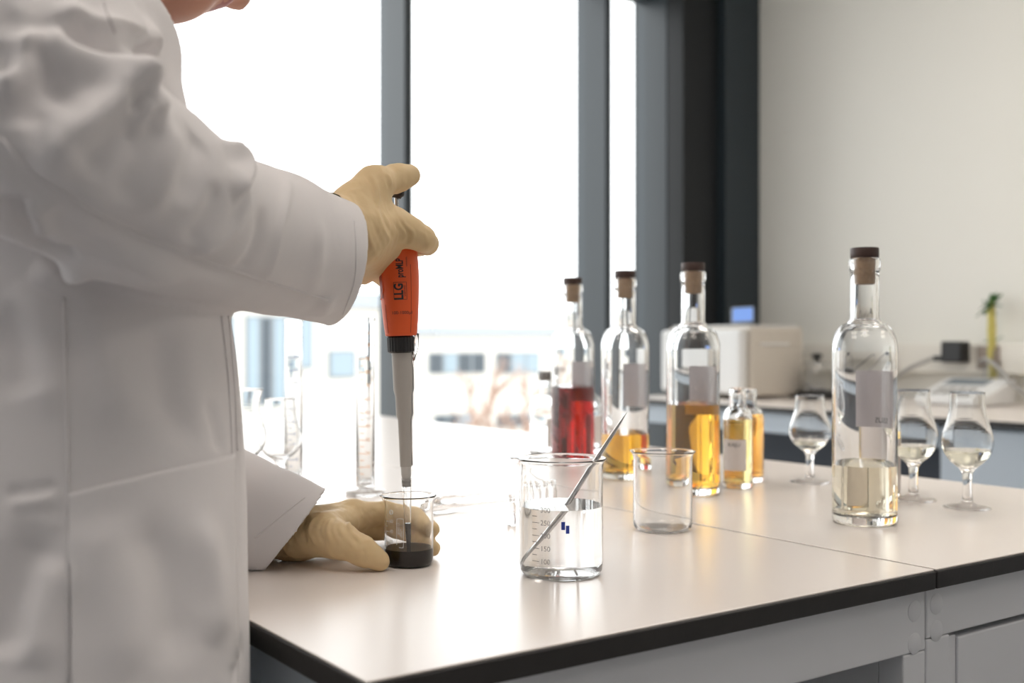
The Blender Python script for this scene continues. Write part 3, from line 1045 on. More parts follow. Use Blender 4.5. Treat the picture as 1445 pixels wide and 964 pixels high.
# small beaker with dark liquid
cs = T(577, 797)
Rs, Hs = 0.0245, 0.0695
small = beaker('small_beaker', 'small glass beaker with black-brown liquid and white graduations held by gloved hand', cs, Rs, Hs, M['glass_thin'], 0.0011, spout_h=heading_to_cam(cs) - 2.1, lip=0.003)
fill(small, cs, Rs, 0.0011, 0.0175, M['black_liquid'])
hs_ = heading_to_cam(cs)
pr = []
for lab_, z in (('60', 0.0465), ('40', 0.0365), ('20', 0.0265)):
    pr.append(wrap_text(lab_, 0.0048, cs, Rs + 0.0002, hs_ - 0.78, z))
    pr.append(tick(cs, Rs + 0.0002, hs_ - 1.02, 0.0045, z - 0.0005, 0.0006))
    pr.append(tick(cs, Rs + 0.0002, hs_ - 1.08, 0.0025, z - 0.0055, 0.0006))
# rounded printed frame with columns of fine print
fr_ = [(-0.50, 0.024), (-0.50, 0.047), (-0.46, 0.0495), (-0.26, 0.0495), (-0.22, 0.047), (-0.22, 0.024), (-0.26, 0.0215), (-0.40, 0.0215)]
fp = [cs + (Rs + 0.0003) * np.array((math.cos(hs_ + h), math.sin(hs_ + h), 0)) + UP * z for h, z in fr_]
pr.append(tube(spline(fp, 60), 0.00022, 5))
for h, z in ((-0.42, 0.040), (-0.34, 0.036), (-0.29, 0.034)):
    pr.append(wrap_text('BORO 3.3' if h == -0.42 else '100 ml', 0.0026, cs, Rs + 0.0002, hs_ + h, z, True))
# round emblem
for k in range(3):
    pr.append(tube([cs + (Rs + 0.0003) * np.array((math.cos(hs_ - 0.78 + 0.1 * math.cos(q) * (1 - 0.3 * k)), math.sin(hs_ - 0.78 + 0.1 * math.cos(q) * (1 - 0.3 * k)), 0)) + UP * (0.0555 + 0.0024 * math.sin(q)) for q in np.linspace(0, 6.2, 20)], 0.0002, 4))
v, f = merge(*pr); mk('graduation_marks', v, f, M['white_ink'], small)

# empty beaker
ce = T(935, 748)
beaker('empty_beaker', 'empty glass beaker in front of the amber spirit bottles', ce, 0.0350, 0.0935, M['glass_thin'], 0.0014, spout_h=heading_to_cam(ce) - 2.2)


# --- measuring cylinders
def cylinder(px, d, label, mat, r=0.0136, H=0.258):
    c = P(px, 482, d); c[2] = ZT
    t = thing('measuring_cylinder', label, 'measuring cylinder', c, 'glass measuring cylinders')
    o = [(r * 0.7, 0.010), (r, 0.013), (r, H - 0.006), (r + 0.002, H - 0.001), (r + 0.0022, H), (r - 0.0014, H), (r - 0.0014, 0.018), (r * 0.6, 0.0145), (0, 0.0145)]
    ft = [(0, 0.0), (0.027, 0.0), (0.0285, 0.0012), (0.0285, 0.006), (0.026, 0.0078), (0.012, 0.0095), (0.0085, 0.010)]
    v, f = lathe(ft + o, 48, c)
    mk('glass_tube', v, f, M['glass_thin'], t, smooth=True, auto=50)
    hc_ = heading_to_cam(c)
    pr = []
    for k in range(1, 21):
        z = 0.022 + k * 0.0098
        long = k % 2 == 0
        pr.append(tick(c, r + 0.0002, hc_ - 0.35, 0.010 if long else 0.006, z, 0.0009))
        if long: pr.append(wrap_text(str(k * 5), 0.0072, c, r + 0.0002, hc_ + 0.25, z + 0.0005))
    pr.append(wrap_text('100 ml', 0.006, c, r + 0.0002, hc_, 0.236))
    v, f = merge(*pr); mk('graduation_marks', v, f, mat, t)
cylinder(515.5, 1.62, 'tall glass measuring cylinder with amber graduations behind the pipette', M['orange_ink'])
cylinder(414.5, 1.72, 'tall glass measuring cylinder with dark blue graduations behind the tulip glass', M['blue_ink'])

# --- transfer pipettes and vials lying about behind the large beaker
for (x0, y0, x1, y1, lb) in [(600, 722, 742, 706, 'clear plastic transfer pipette lying flat between small beaker and vials'),
                             (612, 708, 712, 694, 'clear plastic transfer pipette lying farther back, behind the other one')]:
    a, b = T(x0, y0, ZT + 0.0062), T(x1, y1, ZT + 0.0025)
    a[2] = ZT + 0.0064; b[2] = ZT + 0.0030
    L = b - a
    pts = [a + L * s for s in (0, 0.02, 0.06, 0.26, 0.31, 0.36, 0.55, 0.8, 1.0)]
    rd = [0.002, 0.0048, 0.0062, 0.0062, 0.0042, 0.0034, 0.0031, 0.0024, 0.0014]
    v, f = tube(pts, rd, 16)
    tag(mk('transfer_pipette', v, f, M['plastic_clear'], None, a, smooth=True), lb, 'pipette', 'plastic transfer pipettes')
for k, (px, py) in enumerate([(722, 742), (739, 738), (752, 736), (765, 734), (779, 732)]):
    c = T(px, py)
    t = thing('sample_vial', 'tiny clear glass vial with clear stopper in the row behind the large beaker', 'vial', c, 'vials in a row behind the large beaker')
    v, f = lathe([(0, 0), (0.0046, 0), (0.0053, 0.0008), (0.0053, 0.024), (0.0036, 0.028), (0.0036, 0.031), (0.0044, 0.0315), (0.0044, 0.034), (0.0028, 0.034), (0.0028, 0.028), (0.0045, 0.0236), (0.0045, 0.002), (0, 0.002)], 28, c)
    mk('glass_body', v, f, M['glass_thin'], t, smooth=True, auto=50)
    v, f = lathe([(0, 0.029), (0.0027, 0.029), (0.0027, 0.0345), (0.0042, 0.035), (0.0042, 0.0385), (0, 0.039)], 24, c)
    mk('stopper', v, f, M['plastic_clear'], t, smooth=True, auto=50)

# ================================================================== things on the wall bench
def at(u, v, z): return np.array((u, v, z), float)
# beige instrument, window light painted into its whiter front; small tilted screen
t = thing('lab_instrument', 'large beige box instrument on the wall worktop, its front painted whiter for window light', 'instrument', (3.32, 3.17, ZT))
box('housing', (3.19, 2.94, ZT + 0.012), (3.49, 3.40, 1.180), M['machine'], t, bevel=0.012, seg=3)
box('front_cover', (3.145, 2.955, ZT + 0.02), (3.19, 3.40, 1.170), M['machine_white'], t, bevel=0.016, seg=3)
for (a_, b_) in ((3.2, 2.97), (3.46, 2.97), (3.2, 3.36), (3.46, 3.36)):
    v, f = lathe([(0, 0), (0.012, 0), (0.014, 0.013), (0, 0.013)], 16, (a_, b_, ZT)); mk('foot', v, f, M['black'], t)
box('vent_slot', (3.24, 2.936, 1.11), (3.40, 2.9405, 1.118), M['machine_white'], t)
box('top_lid', (3.20, 2.96, 1.1802), (3.48, 3.38, 1.188), M['machine_white'], t, bevel=0.003)
cs_ = P(1049, 452, 4.36)
st = thing('tablet_screen', 'small tilted tablet screen glowing blue on top of the beige instrument', 'screen', (cs_[0], cs_[1], 1.188))
rt = RIGHT; nrm = np.array((-SA * 0.9, -CA * 0.9, 0.44)); nrm /= np.linalg.norm(nrm); upv = np.cross(nrm, -rt); upv = upv if upv[2] > 0 else -upv
c0 = np.array((cs_[0], cs_[1], 1.192)) + upv * 0.040
def slab(c, w, h, t_, n, r, u):
    V = []
    for k in (-1, 1):
        for (i, j) in ((-1, -1), (1, -1), (1, 1), (-1, 1)):
            V.append(c + r * i * w / 2 + u * j * h / 2 + n * k * t_ / 2)
    return V, BOXF
v, f = slab(c0, 0.088, 0.068, 0.008, nrm, rt + UP * 0.06, upv + rt * 0.1); mk('case', v, f, M['facade_grey'], st)
v, f = slab(c0 + nrm * 0.005, 0.078, 0.058, 0.001, nrm, rt + UP * 0.06, upv + rt * 0.1); mk('display', v, f, M['screen'], st)
v, f = tube([c0 - nrm * 0.004, c0 - nrm * 0.035 - UP * 0.010], [0.006, 0.008], 8); mk('stand', v, f, M['facade_grey'], st)
# balance under a glass cover with black knob
c = P(1153, 482, 4.34); c[2] = ZT
t = thing('glass_covered_balance', 'small black balance under a clear glass cover with black knob', 'balance', c)
v, f = lathe([(0, 0.0), (0.075, 0), (0.08, 0.006), (0.08, 0.026), (0.07, 0.034), (0, 0.034)], 40, c); mk('base', v, f, M['black'], t, smooth=True, auto=40)
v, f = lathe([(0.066, 0.035), (0.066, 0.12), (0.055, 0.140), (0.012, 0.146), (0.012, 0.143), (0.053, 0.137), (0.063, 0.118), (0.063, 0.035)], 40, c); mk('glass_cover', v, f, M['glass_thin'], t, smooth=True, auto=40)
v, f = lathe([(0, 0.143), (0.012, 0.1465), (0.009, 0.155), (0.021, 0.163), (0.021, 0.172), (0.012, 0.178), (0, 0.178)], 24, c); mk('knob', v, f, M['black'], t, smooth=True, auto=40)
v, f = lathe([(0, 0.034), (0.03, 0.034), (0.03, 0.04), (0.04, 0.042), (0.04, 0.045), (0, 0.045)], 32, c); mk('weighing_pan', v, f, M['steel'], t, smooth=True, auto=40)
# sloped bench meter
c = P(1362, 482, 3.92); c[2] = ZT
t = thing('bench_meter', 'white sloped bench meter with grey keypad and display', 'meter', c)
w2, dp = 0.13, 0.10
def loc(a, b, z): return c + np.array((b, -a, 0)) + UP * z       # a runs along the bench, b towards the wall
V = [loc(-w2, -dp, 0.004), loc(w2, -dp, 0.004), loc(w2, dp, 0.004), loc(-w2, dp, 0.004), loc(-w2, -dp, 0.03), loc(w2, -dp, 0.03), loc(w2, dp, 0.095), loc(-w2, dp, 0.095)]
o = mk('housing', V, BOXF, M['machine_white'], t); m_ = o.modifiers.new('bevel', 'BEVEL'); m_.width = 0.006; m_.segments = 2
def onslope(a, b, e=0.0015): return loc(a, b, 0.03 + (b + dp) / (2 * dp) * 0.065 + e)
def quad_slab(pts, h):
    V = [p - UP * 0.002 for p in pts] + [p + UP * h for p in pts]
    return V, BOXF
v, f = quad_slab([onslope(-0.1, 0.02), onslope(0.06, 0.02), onslope(0.06, 0.08), onslope(-0.1, 0.08)], 0.0006); mk('display', v, f, M['bwin_frame'], t)
for i in range(4):
    for j in range(2):
        a_, b_ = -0.09 + i * 0.04, -0.075 + j * 0.04
        v, f = quad_slab([onslope(a_, b_), onslope(a_ + 0.028, b_), onslope(a_ + 0.028, b_ + 0.024), onslope(a_, b_ + 0.024)], 0.002); mk('key', v, f, M['cable'], t)
# plug and socket on the trunking, cables
z_s = 1.06
pk = P(1376, 495, 4.12)
t = thing('wall_socket_box', 'brown-grey socket box on the trunking beside the black adapter', 'socket', (U1 - 0.055, pk[1] - 0.07, 1.02))
vs = pk[1] - 0.075
box('plate', (U1 - 0.062, vs - 0.045, 1.022), (U1 - 0.0555, vs + 0.045, 1.108), M['socket'], t, bevel=0.002)
box('insert', (U1 - 0.066, vs - 0.028, 1.037), (U1 - 0.0621, vs + 0.028, 1.093), M['socket'], t, bevel=0.004)
va = pk[1] + 0.04
t = thing('power_adapter', 'black plug-in power adapter on the cream trunking', 'adapter', (U1 - 0.055, va, 1.04))
box('body', (U1 - 0.115, va - 0.042, 1.045), (U1 - 0.0556, va + 0.042, 1.125), M['black'], t, bevel=0.006)
box('plug_tail', (U1 - 0.10, va + 0.0425, 1.05), (U1 - 0.075, va + 0.085, 1.07), M['black'], t, bevel=0.003)


def cable(name, label, pts, r, mat):
    q = spline(pts, 60)
    v, f = tube(q, r, 10)
    tag(mk(name, v, f, mat, None, q[0], smooth=True), label, 'cable', 'cables on the wall worktop')
cable('power_cable', 'thick grey cable drooping from the black adapter to the worktop', [at(U1 - 0.10, va + 0.085, 1.06), at(U1 - 0.14, va + 0.16, 1.02), at(U1 - 0.16, va + 0.24, 0.96), at(U1 - 0.17, va + 0.33, 0.914), at(U1 - 0.2, va + 0.48, 0.909), at(U1 - 0.16, va + 0.6, 0.93), at(U1 - 0.1, va + 0.75, 0.955)], 0.008, M['cable'])
cable('data_cable', 'grey cable arching behind the sloped bench meter', [at(U1 - 0.08, vs + 0.02, 1.05), at(U1 - 0.13, vs - 0.04, 1.06), at(U1 - 0.17, vs - 0.12, 1.02), at(U1 - 0.18, vs - 0.2, 0.95), at(U1 - 0.2, vs - 0.32, 0.909), at(U1 - 0.25, vs - 0.5, 0.908)], 0.007, M['cable'])
cable('thin_cable', 'thin dark cable lying behind the glass-covered balance', [at(U1 - 0.05, 2.72, 1.03), at(U1 - 0.12, 2.7, 1.05), at(U1 - 0.2, 2.78, 0.97), at(U1 - 0.22, 2.9, 0.905), at(U1 - 0.3, 3.0, 0.905)], 0.004, M['black'])
# lucky bamboo in a glass vase
c = P(1401, 482, 4.02); c[2] = ZT
t = thing('bamboo_plant', 'yellow-green bamboo cane with dark leaves in a glass vase', 'plant', c)
v, f = lathe([(0, 0), (0.028, 0), (0.03, 0.002), (0.03, 0.15), (0.028, 0.15), (0.028, 0.006), (0, 0.006)], 32, c); mk('vase', v, f, M['glass_thin'], t, smooth=True, auto=40)
for k, (dx, tx, h) in enumerate([(-0.008, -0.012, 0.34), (0.010, 0.0, 0.36)]):
    pts = [c + RIGHT * (dx + (tx - dx) * s) + UP * (0.007 + h * s) for s in np.linspace(0, 1, 13)]
    rd = [0.0075 + 0.0014 * (i % 3 == 0) for i in range(13)]
    v, f = tube(pts, rd, 10); mk('cane', v, f, M['cane'], t, smooth=True)
    top = pts[-1]
    for j in range(9):
        lowleaf = (k == 1 and j > 6)
        b0 = top if not lowleaf else pts[7]
        an = j * 2.4 + k; el = random.uniform(0.4, 1.4)
        dr = np.array((math.cos(an) * math.cos(el), math.sin(an) * math.cos(el), math.sin(el) * (1 if j % 3 else -0.3)))
        L = random.uniform(0.05, 0.075); sd = np.cross(dr, UP); sd /= np.linalg.norm(sd)
        V = []; Fc = []
        for i, s in enumerate(np.linspace(0, 1, 6)):
            w = 0.010 * math.sin(math.pi * min(s * 0.92 + 0.06, 1)) + 0.0005
            p = b0 + dr * L * s - UP * 0.02 * s * s
            V += [p - sd * w, p + UP * 0.003, p + sd * w]
            if i: b_ = 3 * i; Fc += [(b_ - 3, b_ - 2, b_ + 1, b_), (b_ - 2, b_ - 1, b_ + 2, b_ + 1)]
        o = mk('leaf', V, Fc, M['leaf'], t, smooth=True)
        s_ = o.modifiers.new('thick', 'SOLIDIFY'); s_.thickness = 0.0008
print('things done')

# ================================================================== the pipette
PA = P(577.6, 752, 1.112)            # tip end, in the dark liquid
PA = cs + UP * 0.009 + RIGHT * 0.0004 - FWD * 0.002
PB = P(559.0, 272, 1.108)            # under the thumb
AX = PB - PA
PL = np.linalg.norm(AX); AX /= PL
PXr = RIGHT - AX * RIGHT.dot(AX); PXr /= np.linalg.norm(PXr)
PYr = np.cross(AX, PXr)              # away from the camera
PYr = PYr if PYr.dot(FWD) > 0 else -PYr


def pl(y):
    """length along the pipette seen at picture height y"""
    lo, hi = 0.0, PL
    for _ in range(40):
        m = (lo + hi) / 2
        if proj(PA + AX * m)[1] > y: lo = m
        else: hi = m
    return lo


def pipe(prof, n=48, depth=1.0, shift=None):
    """turned piece on the pipette axis; profile of (radius, length); depth flattens it away from camera"""
    v, f = lathe(prof, n)
    sh = np.zeros(len(v)) if shift is None else shift(v[:, 2])
    w = PA + AX * v[:, 2:3] + PXr * (v[:, 0:1] + sh[:, None]) + PYr * (v[:, 1:2] * depth)
    return w, f


pp = thing('pipette', 'orange and grey hand pipette with black ring dipping into the small beaker', 'pipette', PA)
y684, y655, y590, y556, y498, y474 = map(pl, (684, 657, 590, 556, 498, 474))
# clear tip with a wall, dark liquid drawn up in it
v, f = pipe([(0.0008, 0.0), (0.0014, 0.0), (0.0028, 0.022), (0.0046, y684 - 0.004), (0.0050, y684 + 0.006), (0.0042, y684 + 0.006), (0.0040, y684 - 0.004), (0.0022, 0.022), (0.0008, 0.0)], 32)
mk('tip', v, f, M['plastic_tip'] if 'plastic_tip' in M else M['glass_thin'], pp, smooth=True, auto=50)
v, f = pipe([(0, 0.0004), (0.0009, 0.0004), (0.0023, 0.022), (0.00315, 0.033), (0, 0.033)], 24)
mk('liquid_in_tip', v, f, M['tip_liquid'], pp, smooth=True, auto=50)
v, f = pipe([(0, y684 - 0.002), (0.0042, y684 - 0.002), (0.0045, y684 + 0.001), (0.0041, y684 + 0.0015), (0.0046, y684 + 0.005), (0.0041, y684 + 0.0055), (0.0050, y684 + 0.010), (0.0052, y655), (0, y655)], 32)
mk('nose_cone', v, f, M['shaft_pale'] if 'shaft_pale' in M else M['shaft'], pp, smooth=True, auto=40)
v, f = pipe([(0, y655 - 0.001), (0.0058, y655 - 0.001), (0.0064, y590 - 0.002), (0.0079, y590 + 0.003), (0.0082, y556 - 0.002), (0.0096, y556 + 0.004), (0.0103, y498 + 0.002), (0, y498 + 0.002)], 40, 0.9)
mk('shaft', v, f, M['shaft'], pp, smooth=True, auto=35)
# slim ejector sleeve down the right of the shaft
pts = [PA + AX * y655 + PXr * 0.0062, PA + AX * y590 + PXr * 0.0070, PA + AX * (y590 + 0.004) + PXr * 0.0085, PA + AX * y556 + PXr * 0.0088, PA + AX * (y556 + 0.005) + PXr * 0.0102, PA + AX * (y498 + 0.003) + PXr * 0.0109]
v, f = tube(pts, 0.0009, 8); mk('ejector_bar', v, f, M['steel'], pp, smooth=True)
pts = [PA + AX * (y498 - 0.008) + PXr * 0.0115, PA + AX * (y498 + 0.006) + PXr * 0.0145, PA + AX * (y474 + 0.002) + PXr * 0.0155]
v, f = tube(pts, [0.0012, 0.0024, 0.0024], 8); mk('ejector_clip', v, f, M['plastic_clear'], pp, smooth=True)
# black ribbed ring
def ring():
    n = 96
    V, Fc = [], []
    hs = [(0.0, 0.8), (0.0015, 1.0), (y474 - y498 - 0.0015, 1.0), (y474 - y498, 0.9)]
    for hgt, s in hs:
        for i in range(n):
            th = 2 * math.pi * i / n
            r = 0.0133 * s * (1 + (0.02 if (i // 2) % 2 else -0.015) * (s > 0.9))
            V.append(PA + AX * (y498 + hgt) + PXr * (r * math.cos(th) - 0.0008) + PYr * r * math.sin(th) * 0.95)
    for k in range(len(hs) - 1):
        for i in range(n):
            j = (i + 1) % n
            Fc.append((k * n + i, k * n + j, (k + 1) * n + j, (k + 1) * n + i))
    Fc.append(tuple(range(n - 1, -1, -1))); Fc.append(tuple(range((len(hs) - 1) * n, len(hs) * n)))
    return np.array(V), Fc
v, f = ring(); mk('volume_ring', v, f, M['black'], pp)
# orange grip
yt = pl(312)
OB = [(0, y474), (0.0150, y474), (0.0158, y474 + 0.001), (0.0164, y474 + 0.006), (0.0176, pl(450)), (0.0190, pl(420)), (0.0198, pl(392)), (0.0196, pl(372)), (0.0186, pl(352)), (0.0165, pl(335)), (0.0130, yt), (0.0105, yt + 0.002), (0, yt + 0.002)]
ob_r = lambda L: np.interp(L, [p[1] for p in OB[2:-2]], [p[0] for p in OB[2:-2]])
pr_ = spline(np.array([(r, z, 0) for r, z in OB[2:-2]]), 30)
v, f = pipe([OB[0], OB[1]] + [(p[0], p[1]) for p in pr_] + [OB[-1]], 72, 0.92)
body = mk('grip', v, f, M['orange'], pp, smooth=True, auto=45)
# grip window at the left side, its recess shade painted as a dark patch
def on_grip(x, L, e=0.0):
    """point on the near face of the grip, x metres right of the axis"""
    r = ob_r(L) + e
    x = np.clip(x, -r * 0.999, r * 0.999)
    return PA + AX * L + PXr * x - PYr * np.sqrt(r * r - x * x) * 0.92
def grip_patch(x0, x1, y0, y1, e, n=10):
    V, Fc = [], []
    for i in range(n + 1):
        for j in range(n + 1):
            L = pl(y0 + (y1 - y0) * j / n)
            V.append(on_grip((x0 + (x1 - x0) * i / n) * ob_r(L), L, e))
    for i in range(n):
        for j in range(n):
            a = i * (n + 1) + j
            Fc.append((a, a + n + 1, a + n + 2, a + 1))
    return np.array(V), Fc
v, f = grip_patch(-0.985, -0.80, 421, 388, 0.0004); mk('grip_window_shade', v, f, M['orange_dark'], pp, smooth=True)
pts = [on_grip(x * ob_r(pl(y)), pl(y), 0.0004) for x, y in ((-0.80, 386), (-0.79, 400), (-0.80, 412), (-0.985, 422))]
v, f = tube(spline(pts, 16), 0.0005, 6); mk('window_rim', v, f, M['orange'], pp, smooth=True)
for xs in (-0.72, 0.66):
    pts = [on_grip(xs * ob_r(pl(y)), pl(y), 0.0001) for y in np.linspace(470, 430 if xs < 0 else 375, 12)]
    v, f = tube(pts, 0.00028, 6); mk('seam_line', v, f, M['orange_dark'], pp)
# print
def grip_text(s, size, x, y, up, bold=0.0, sq=1.0):
    v, f = text_mesh(s, size, bold)
    v[:, 0] *= sq
    a, b = v[:, 0], v[:, 1]
    if up: a, b = -v[:, 1], v[:, 0]
    L0 = pl(y)
    return np.array([on_grip(x + p, L0 + q, 0.00025) for p, q in zip(a, b)]), f
v1, f1 = grip_text('proMLP', 0.0100, 0.0028, 380.0, True, 0.00025, 0.58)
v2, f2 = grip_text('LLG', 0.0122, 0.0012, 412.5, True, 0.0004, 0.78)
v3, f3 = grip_text('LABWARE', 0.0024, 0.0068, 411.5, True)
v4, f4 = grip_text('100-1000µl', 0.0044, 0.0030, 442, False)
v5, f5 = grip_text('autoclavable', 0.0019, 0.0092, 371, True)
v, f = merge((v1, f1), (v2, f2), (v3, f3), (v4, f4), (v5, f5)); mk('lettering', v, f, M['ink'], pp)
fr = []
cs4 = [(-0.0040, 423.5), (-0.0040, 399.5), (0.0086, 399.5), (0.0086, 423.5), (-0.0040, 423.5)]
pts = []
for (x0, y0), (x1, y1) in zip(cs4[:-1], cs4[1:]):
    for s in np.linspace(0, 1, 8)[:-1]:
        pts.append(on_grip(x0 + (x1 - x0) * s, pl(y0 + (y1 - y0) * s), 0.00015))
pts.append(pts[0])
v, f = tube(pts, 0.00022, 5); mk('logo_frame', v, f, M['ink'], pp)
# plunger, button and finger hook
v, f = pipe([(0, yt), (0.0022, yt), (0.0022, PL - 0.004), (0, PL - 0.004)], 20); mk('plunger_rod', v, f, M['chrome'], pp, smooth=True, auto=40)
bt = PA + AX * (PL - 0.0035)
axb = AX + PXr * 0.22; axb /= np.linalg.norm(axb)
v, f = lathe([(0, -0.002), (0.0048, -0.002), (0.0058, 0.0), (0.0075, 0.0012), (0.0080, 0.003), (0.0074, 0.0060), (0, 0.0064)], 36)
bx = np.cross(axb, PYr); v = bt + bx * v[:, 0:1] + PYr * v[:, 1:2] + axb * v[:, 2:3]
mk('plunger_button', v, f, M['black'], pp, smooth=True, auto=40)
Lh = pl(319)
pts = [PA + AX * (Lh - 0.004), PA + AX * Lh + PXr * 0.010, PA + AX * (Lh + 0.001) + PXr * 0.0165, PA + AX * (Lh - 0.003) + PXr * 0.0195]
v, f = tube(spline(pts, 12), 0.0036, 10); mk('finger_hook', v, f, M['black'], pp, smooth=True)

# ================================================================== the person
HX = np.array((1.0, 0, 0))           # the way the person faces: along the bench end
LX = np.array((0, 1.0, 0))           # the person's left


def sec_u(px, a, b, vc):
    """where a trunk section must stand so its front edge is seen at px"""
    t = (px - CX) / F
    k = (CA * t + SA) / (CA - SA * t)
    n = np.array((1.0, -k)); n /= np.linalg.norm(n)
    o = np.array((a * a * n[0], b * b * n[1])) / math.sqrt(a * a * n[0] ** 2 + b * b * n[1] ** 2)
    return k * (vc + o[1]) - o[0]


VC = 0.895
TR = []
for z, px, a, b in [(0.42, 366, 0.175, 0.240), (0.60, 364, 0.165, 0.225), (0.78, 358, 0.150, 0.205), (0.88, 352, 0.140, 0.192), (0.93, 350, 0.137, 0.186),
                    (1.00, 349, 0.134, 0.178), (1.06, 343, 0.130, 0.170), (1.12, 333, 0.128, 0.164), (1.18, 318, 0.128, 0.160), (1.24, 297, 0.126, 0.160), (1.29, 275, 0.122, 0.162), (1.33, 256, 0.115, 0.160), (1.37, 254, 0.105, 0.140), (1.41, 236, 0.085, 0.110)]:
    vz = float(np.interp(z, [0.9, 1.02, 1.14, 1.30, 1.40], [VC, VC + 0.015, VC + 0.055, VC + 0.055, VC + 0.03]))
    TR.append((z, sec_u(px, a, b, vz), vz, a, b))
TR = np.array(TR)
ctr = lambda z: np.array((np.interp(z, TR[:, 0], TR[:, 1]), np.interp(z, TR[:, 0], TR[:, 2]), z))
neck0 = ctr(1.40)

# arms: centre lines
S_R = ctr(1.335) + np.array((-0.03, -0.205, 0.0))
RS = [S_R + np.array((-0.02, 0.0, 0.0)), P(16, 118, 0.68), P(88, 200, 0.670), P(185, 264, 0.725), P(295, 321, 0.840), P(384, 342, 0.935), P(487, 376, 1.03), P(540, 388, 1.08)]
RR = [0.070, 0.070, 0.0670, 0.0640, 0.0600, 0.0612, 0.0560, 0.0550]
S_L = ctr(1.335) + np.array((-0.02, 0.175, 0.0))
E_L = np.array((0.27, 1.20, 1.06))
W_L = P(398, 757, 1.13)
LS = [S_L, (S_L + E_L) / 2 + np.array((0.0, 0.04, 0.0)), E_L, P(340, 733, 1.135), P(395, 750, 1.13), P(440, 764, 1.125)]
LR = [0.078, 0.075, 0.068, 0.060, 0.053, 0.051]

# ---- the body itself, one surface from head to feet
hd = 0.0052
BF = Field((-0.10, 0.50, 0.0), (0.66, 1.36, 1.74), hd)
bt_ = [(z, u, v, a - 0.040, b - 0.045) for z, u, v, a, b in TR if z >= 0.88]
BF.stack(bt_, 0.0)
PAL = math.radians(53)               # head bowed towards the work and turned to it
HYAW = math.radians(27)
HH = HX * math.cos(HYAW) + LX * math.sin(HYAW)
HSD = LX * math.cos(HYAW) - HX * math.sin(HYAW)
HF = HH * math.cos(PAL) - UP * math.sin(PAL)
HU = HH * math.sin(PAL) + UP * math.cos(PAL)
chin_target = P(252, 30, 0.935)
HC0 = chin_target - HF * 0.086 + HU * 0.108
hl = lambda f_, s_, u_: HC0 + HF * f_ + HSD * s_ + HU * u_
BF.cone(ctr(1.34), HC0 - HU * 0.045 - HF * 0.02, 0.056, 0.054, 0.02)
BF.ellipsoid(hl(-0.012, 0, 0.025), (HF, HSD, HU), (0.096, 0.076, 0.098), 0.03)
BF.ellipsoid(hl(0.022, 0, -0.035), (HF, HSD, HU), (0.072, 0.062, 0.085), 0.03)
BF.cone(hl(0.060, -0.012, -0.100), hl(0.060, 0.012, -0.100), 0.020, 0.020, 0.03)
BF.cone(hl(0.066, 0, -0.097), hl(0.072, 0, -0.094), 0.0145, 0.0145, 0.012)
BF.cone(hl(0.030, -0.045, -0.070), hl(0.062, -0.012, -0.098), 0.018, 0.016, 0.02)
BF.cone(hl(0.030, 0.045, -0.070), hl(0.062, 0.012, -0.098), 0.018, 0.016, 0.02)
BF.cone(hl(0.088, 0, 0.018), hl(0.100, 0, -0.028), 0.008, 0.0100, 0.010)      # nose
for s in (-1, 1):
    BF.cone(hl(0.096, s * 0.010, -0.030), hl(0.092, s * 0.012, -0.030), 0.007, 0.007, 0.006)
    BF.cone(hl(0.080, s * 0.014, 0.030), hl(0.070, s * 0.048, 0.030), 0.008, 0.008, 0.012)   # brow
    BF.cone(hl(-0.008, s * 0.072, 0.018), hl(-0.004, s * 0.073, -0.026), 0.011, 0.007, 0.008)  # ear
BF.cone(hl(0.086, -0.014, -0.060), hl(0.086, 0.014, -0.060), 0.0085, 0.0085, 0.008)
BF.cone(hl(0.083, -0.012, -0.074), hl(0.083, 0.012, -0.074), 0.0085, 0.0085, 0.008)
# right arm and hand under the glove, left arm and hand, legs
RW0, RW1 = P(468, 318, 1.005), P(505, 328, 1.037)
BF.chain([ctr(1.31) + np.array((-0.03, -0.10, 0)), S_R + np.array((-0.02, 0.02, -0.03)), P(88, 210, 0.715), P(185, 270, 0.765), P(235, 300, 0.812)], [0.04, 0.036, 0.036, 0.036, 0.036], 0.015)
BF.chain([P(235, 300, 0.812), P(345, 322, 0.915), RW0, RW1, P(545, 335, 1.075)], [0.036, 0.034, 0.022, 0.018, 0.010], 0.012)
BF.chain([ctr(1.33) + np.array((-0.02, 0.12, 0)), S_L, E_L], [0.04, 0.04, 0.036], 0.015)
LW0, LW1 = P(384, 757, 1.133), P(416, 753, 1.135)
BF.chain([E_L, P(340, 738, 1.137), LW0, LW1, P(480, 735, 1.165)], [0.036, 0.030, 0.019, 0.016, 0.010], 0.012)
for s in (-1, 1):
    hp_ = ctr(0.90) + np.array((-0.01, s * 0.085, -0.02))
    BF.chain([hp_, hp_ + np.array((0.015, s * 0.01, -0.40)), hp_ + np.array((-0.02, s * 0.01, -0.80)), hp_ + np.array((0.06, s * 0.015, -0.835))], [0.085, 0.058, 0.042, 0.036], 0.02)
V, Q = BF.mesh()
V = relax(V, Q, 2, 0.4)
person = mk('person', V, Q, M['skin'], None, (ctr(0.9)[0], VC, 0.0), smooth=True)
tag(person, 'person in white lab coat and cream gloves bowed over a pipette at the bench', 'person')
for mm in ('lip', 'trousers'):
    person.data.materials.append(M[mm])
# lips and hidden lower body by face
fc = V[Q].mean(1)
lipc = [(hl(0.090, x, -0.060), 0.0105) for x in (-0.014, -0.007, 0, 0.007, 0.014)] + [(hl(0.087, x, -0.074), 0.0100) for x in (-0.012, -0.006, 0, 0.006, 0.012)]
mi = np.zeros(len(Q), int)
for c_, r_ in lipc: mi[np.linalg.norm(fc - c_, axis=1) < r_] = 1
mi[fc[:, 2] < 0.93] = 2
person.data.polygons.foreach_set('material_index', mi.tolist())
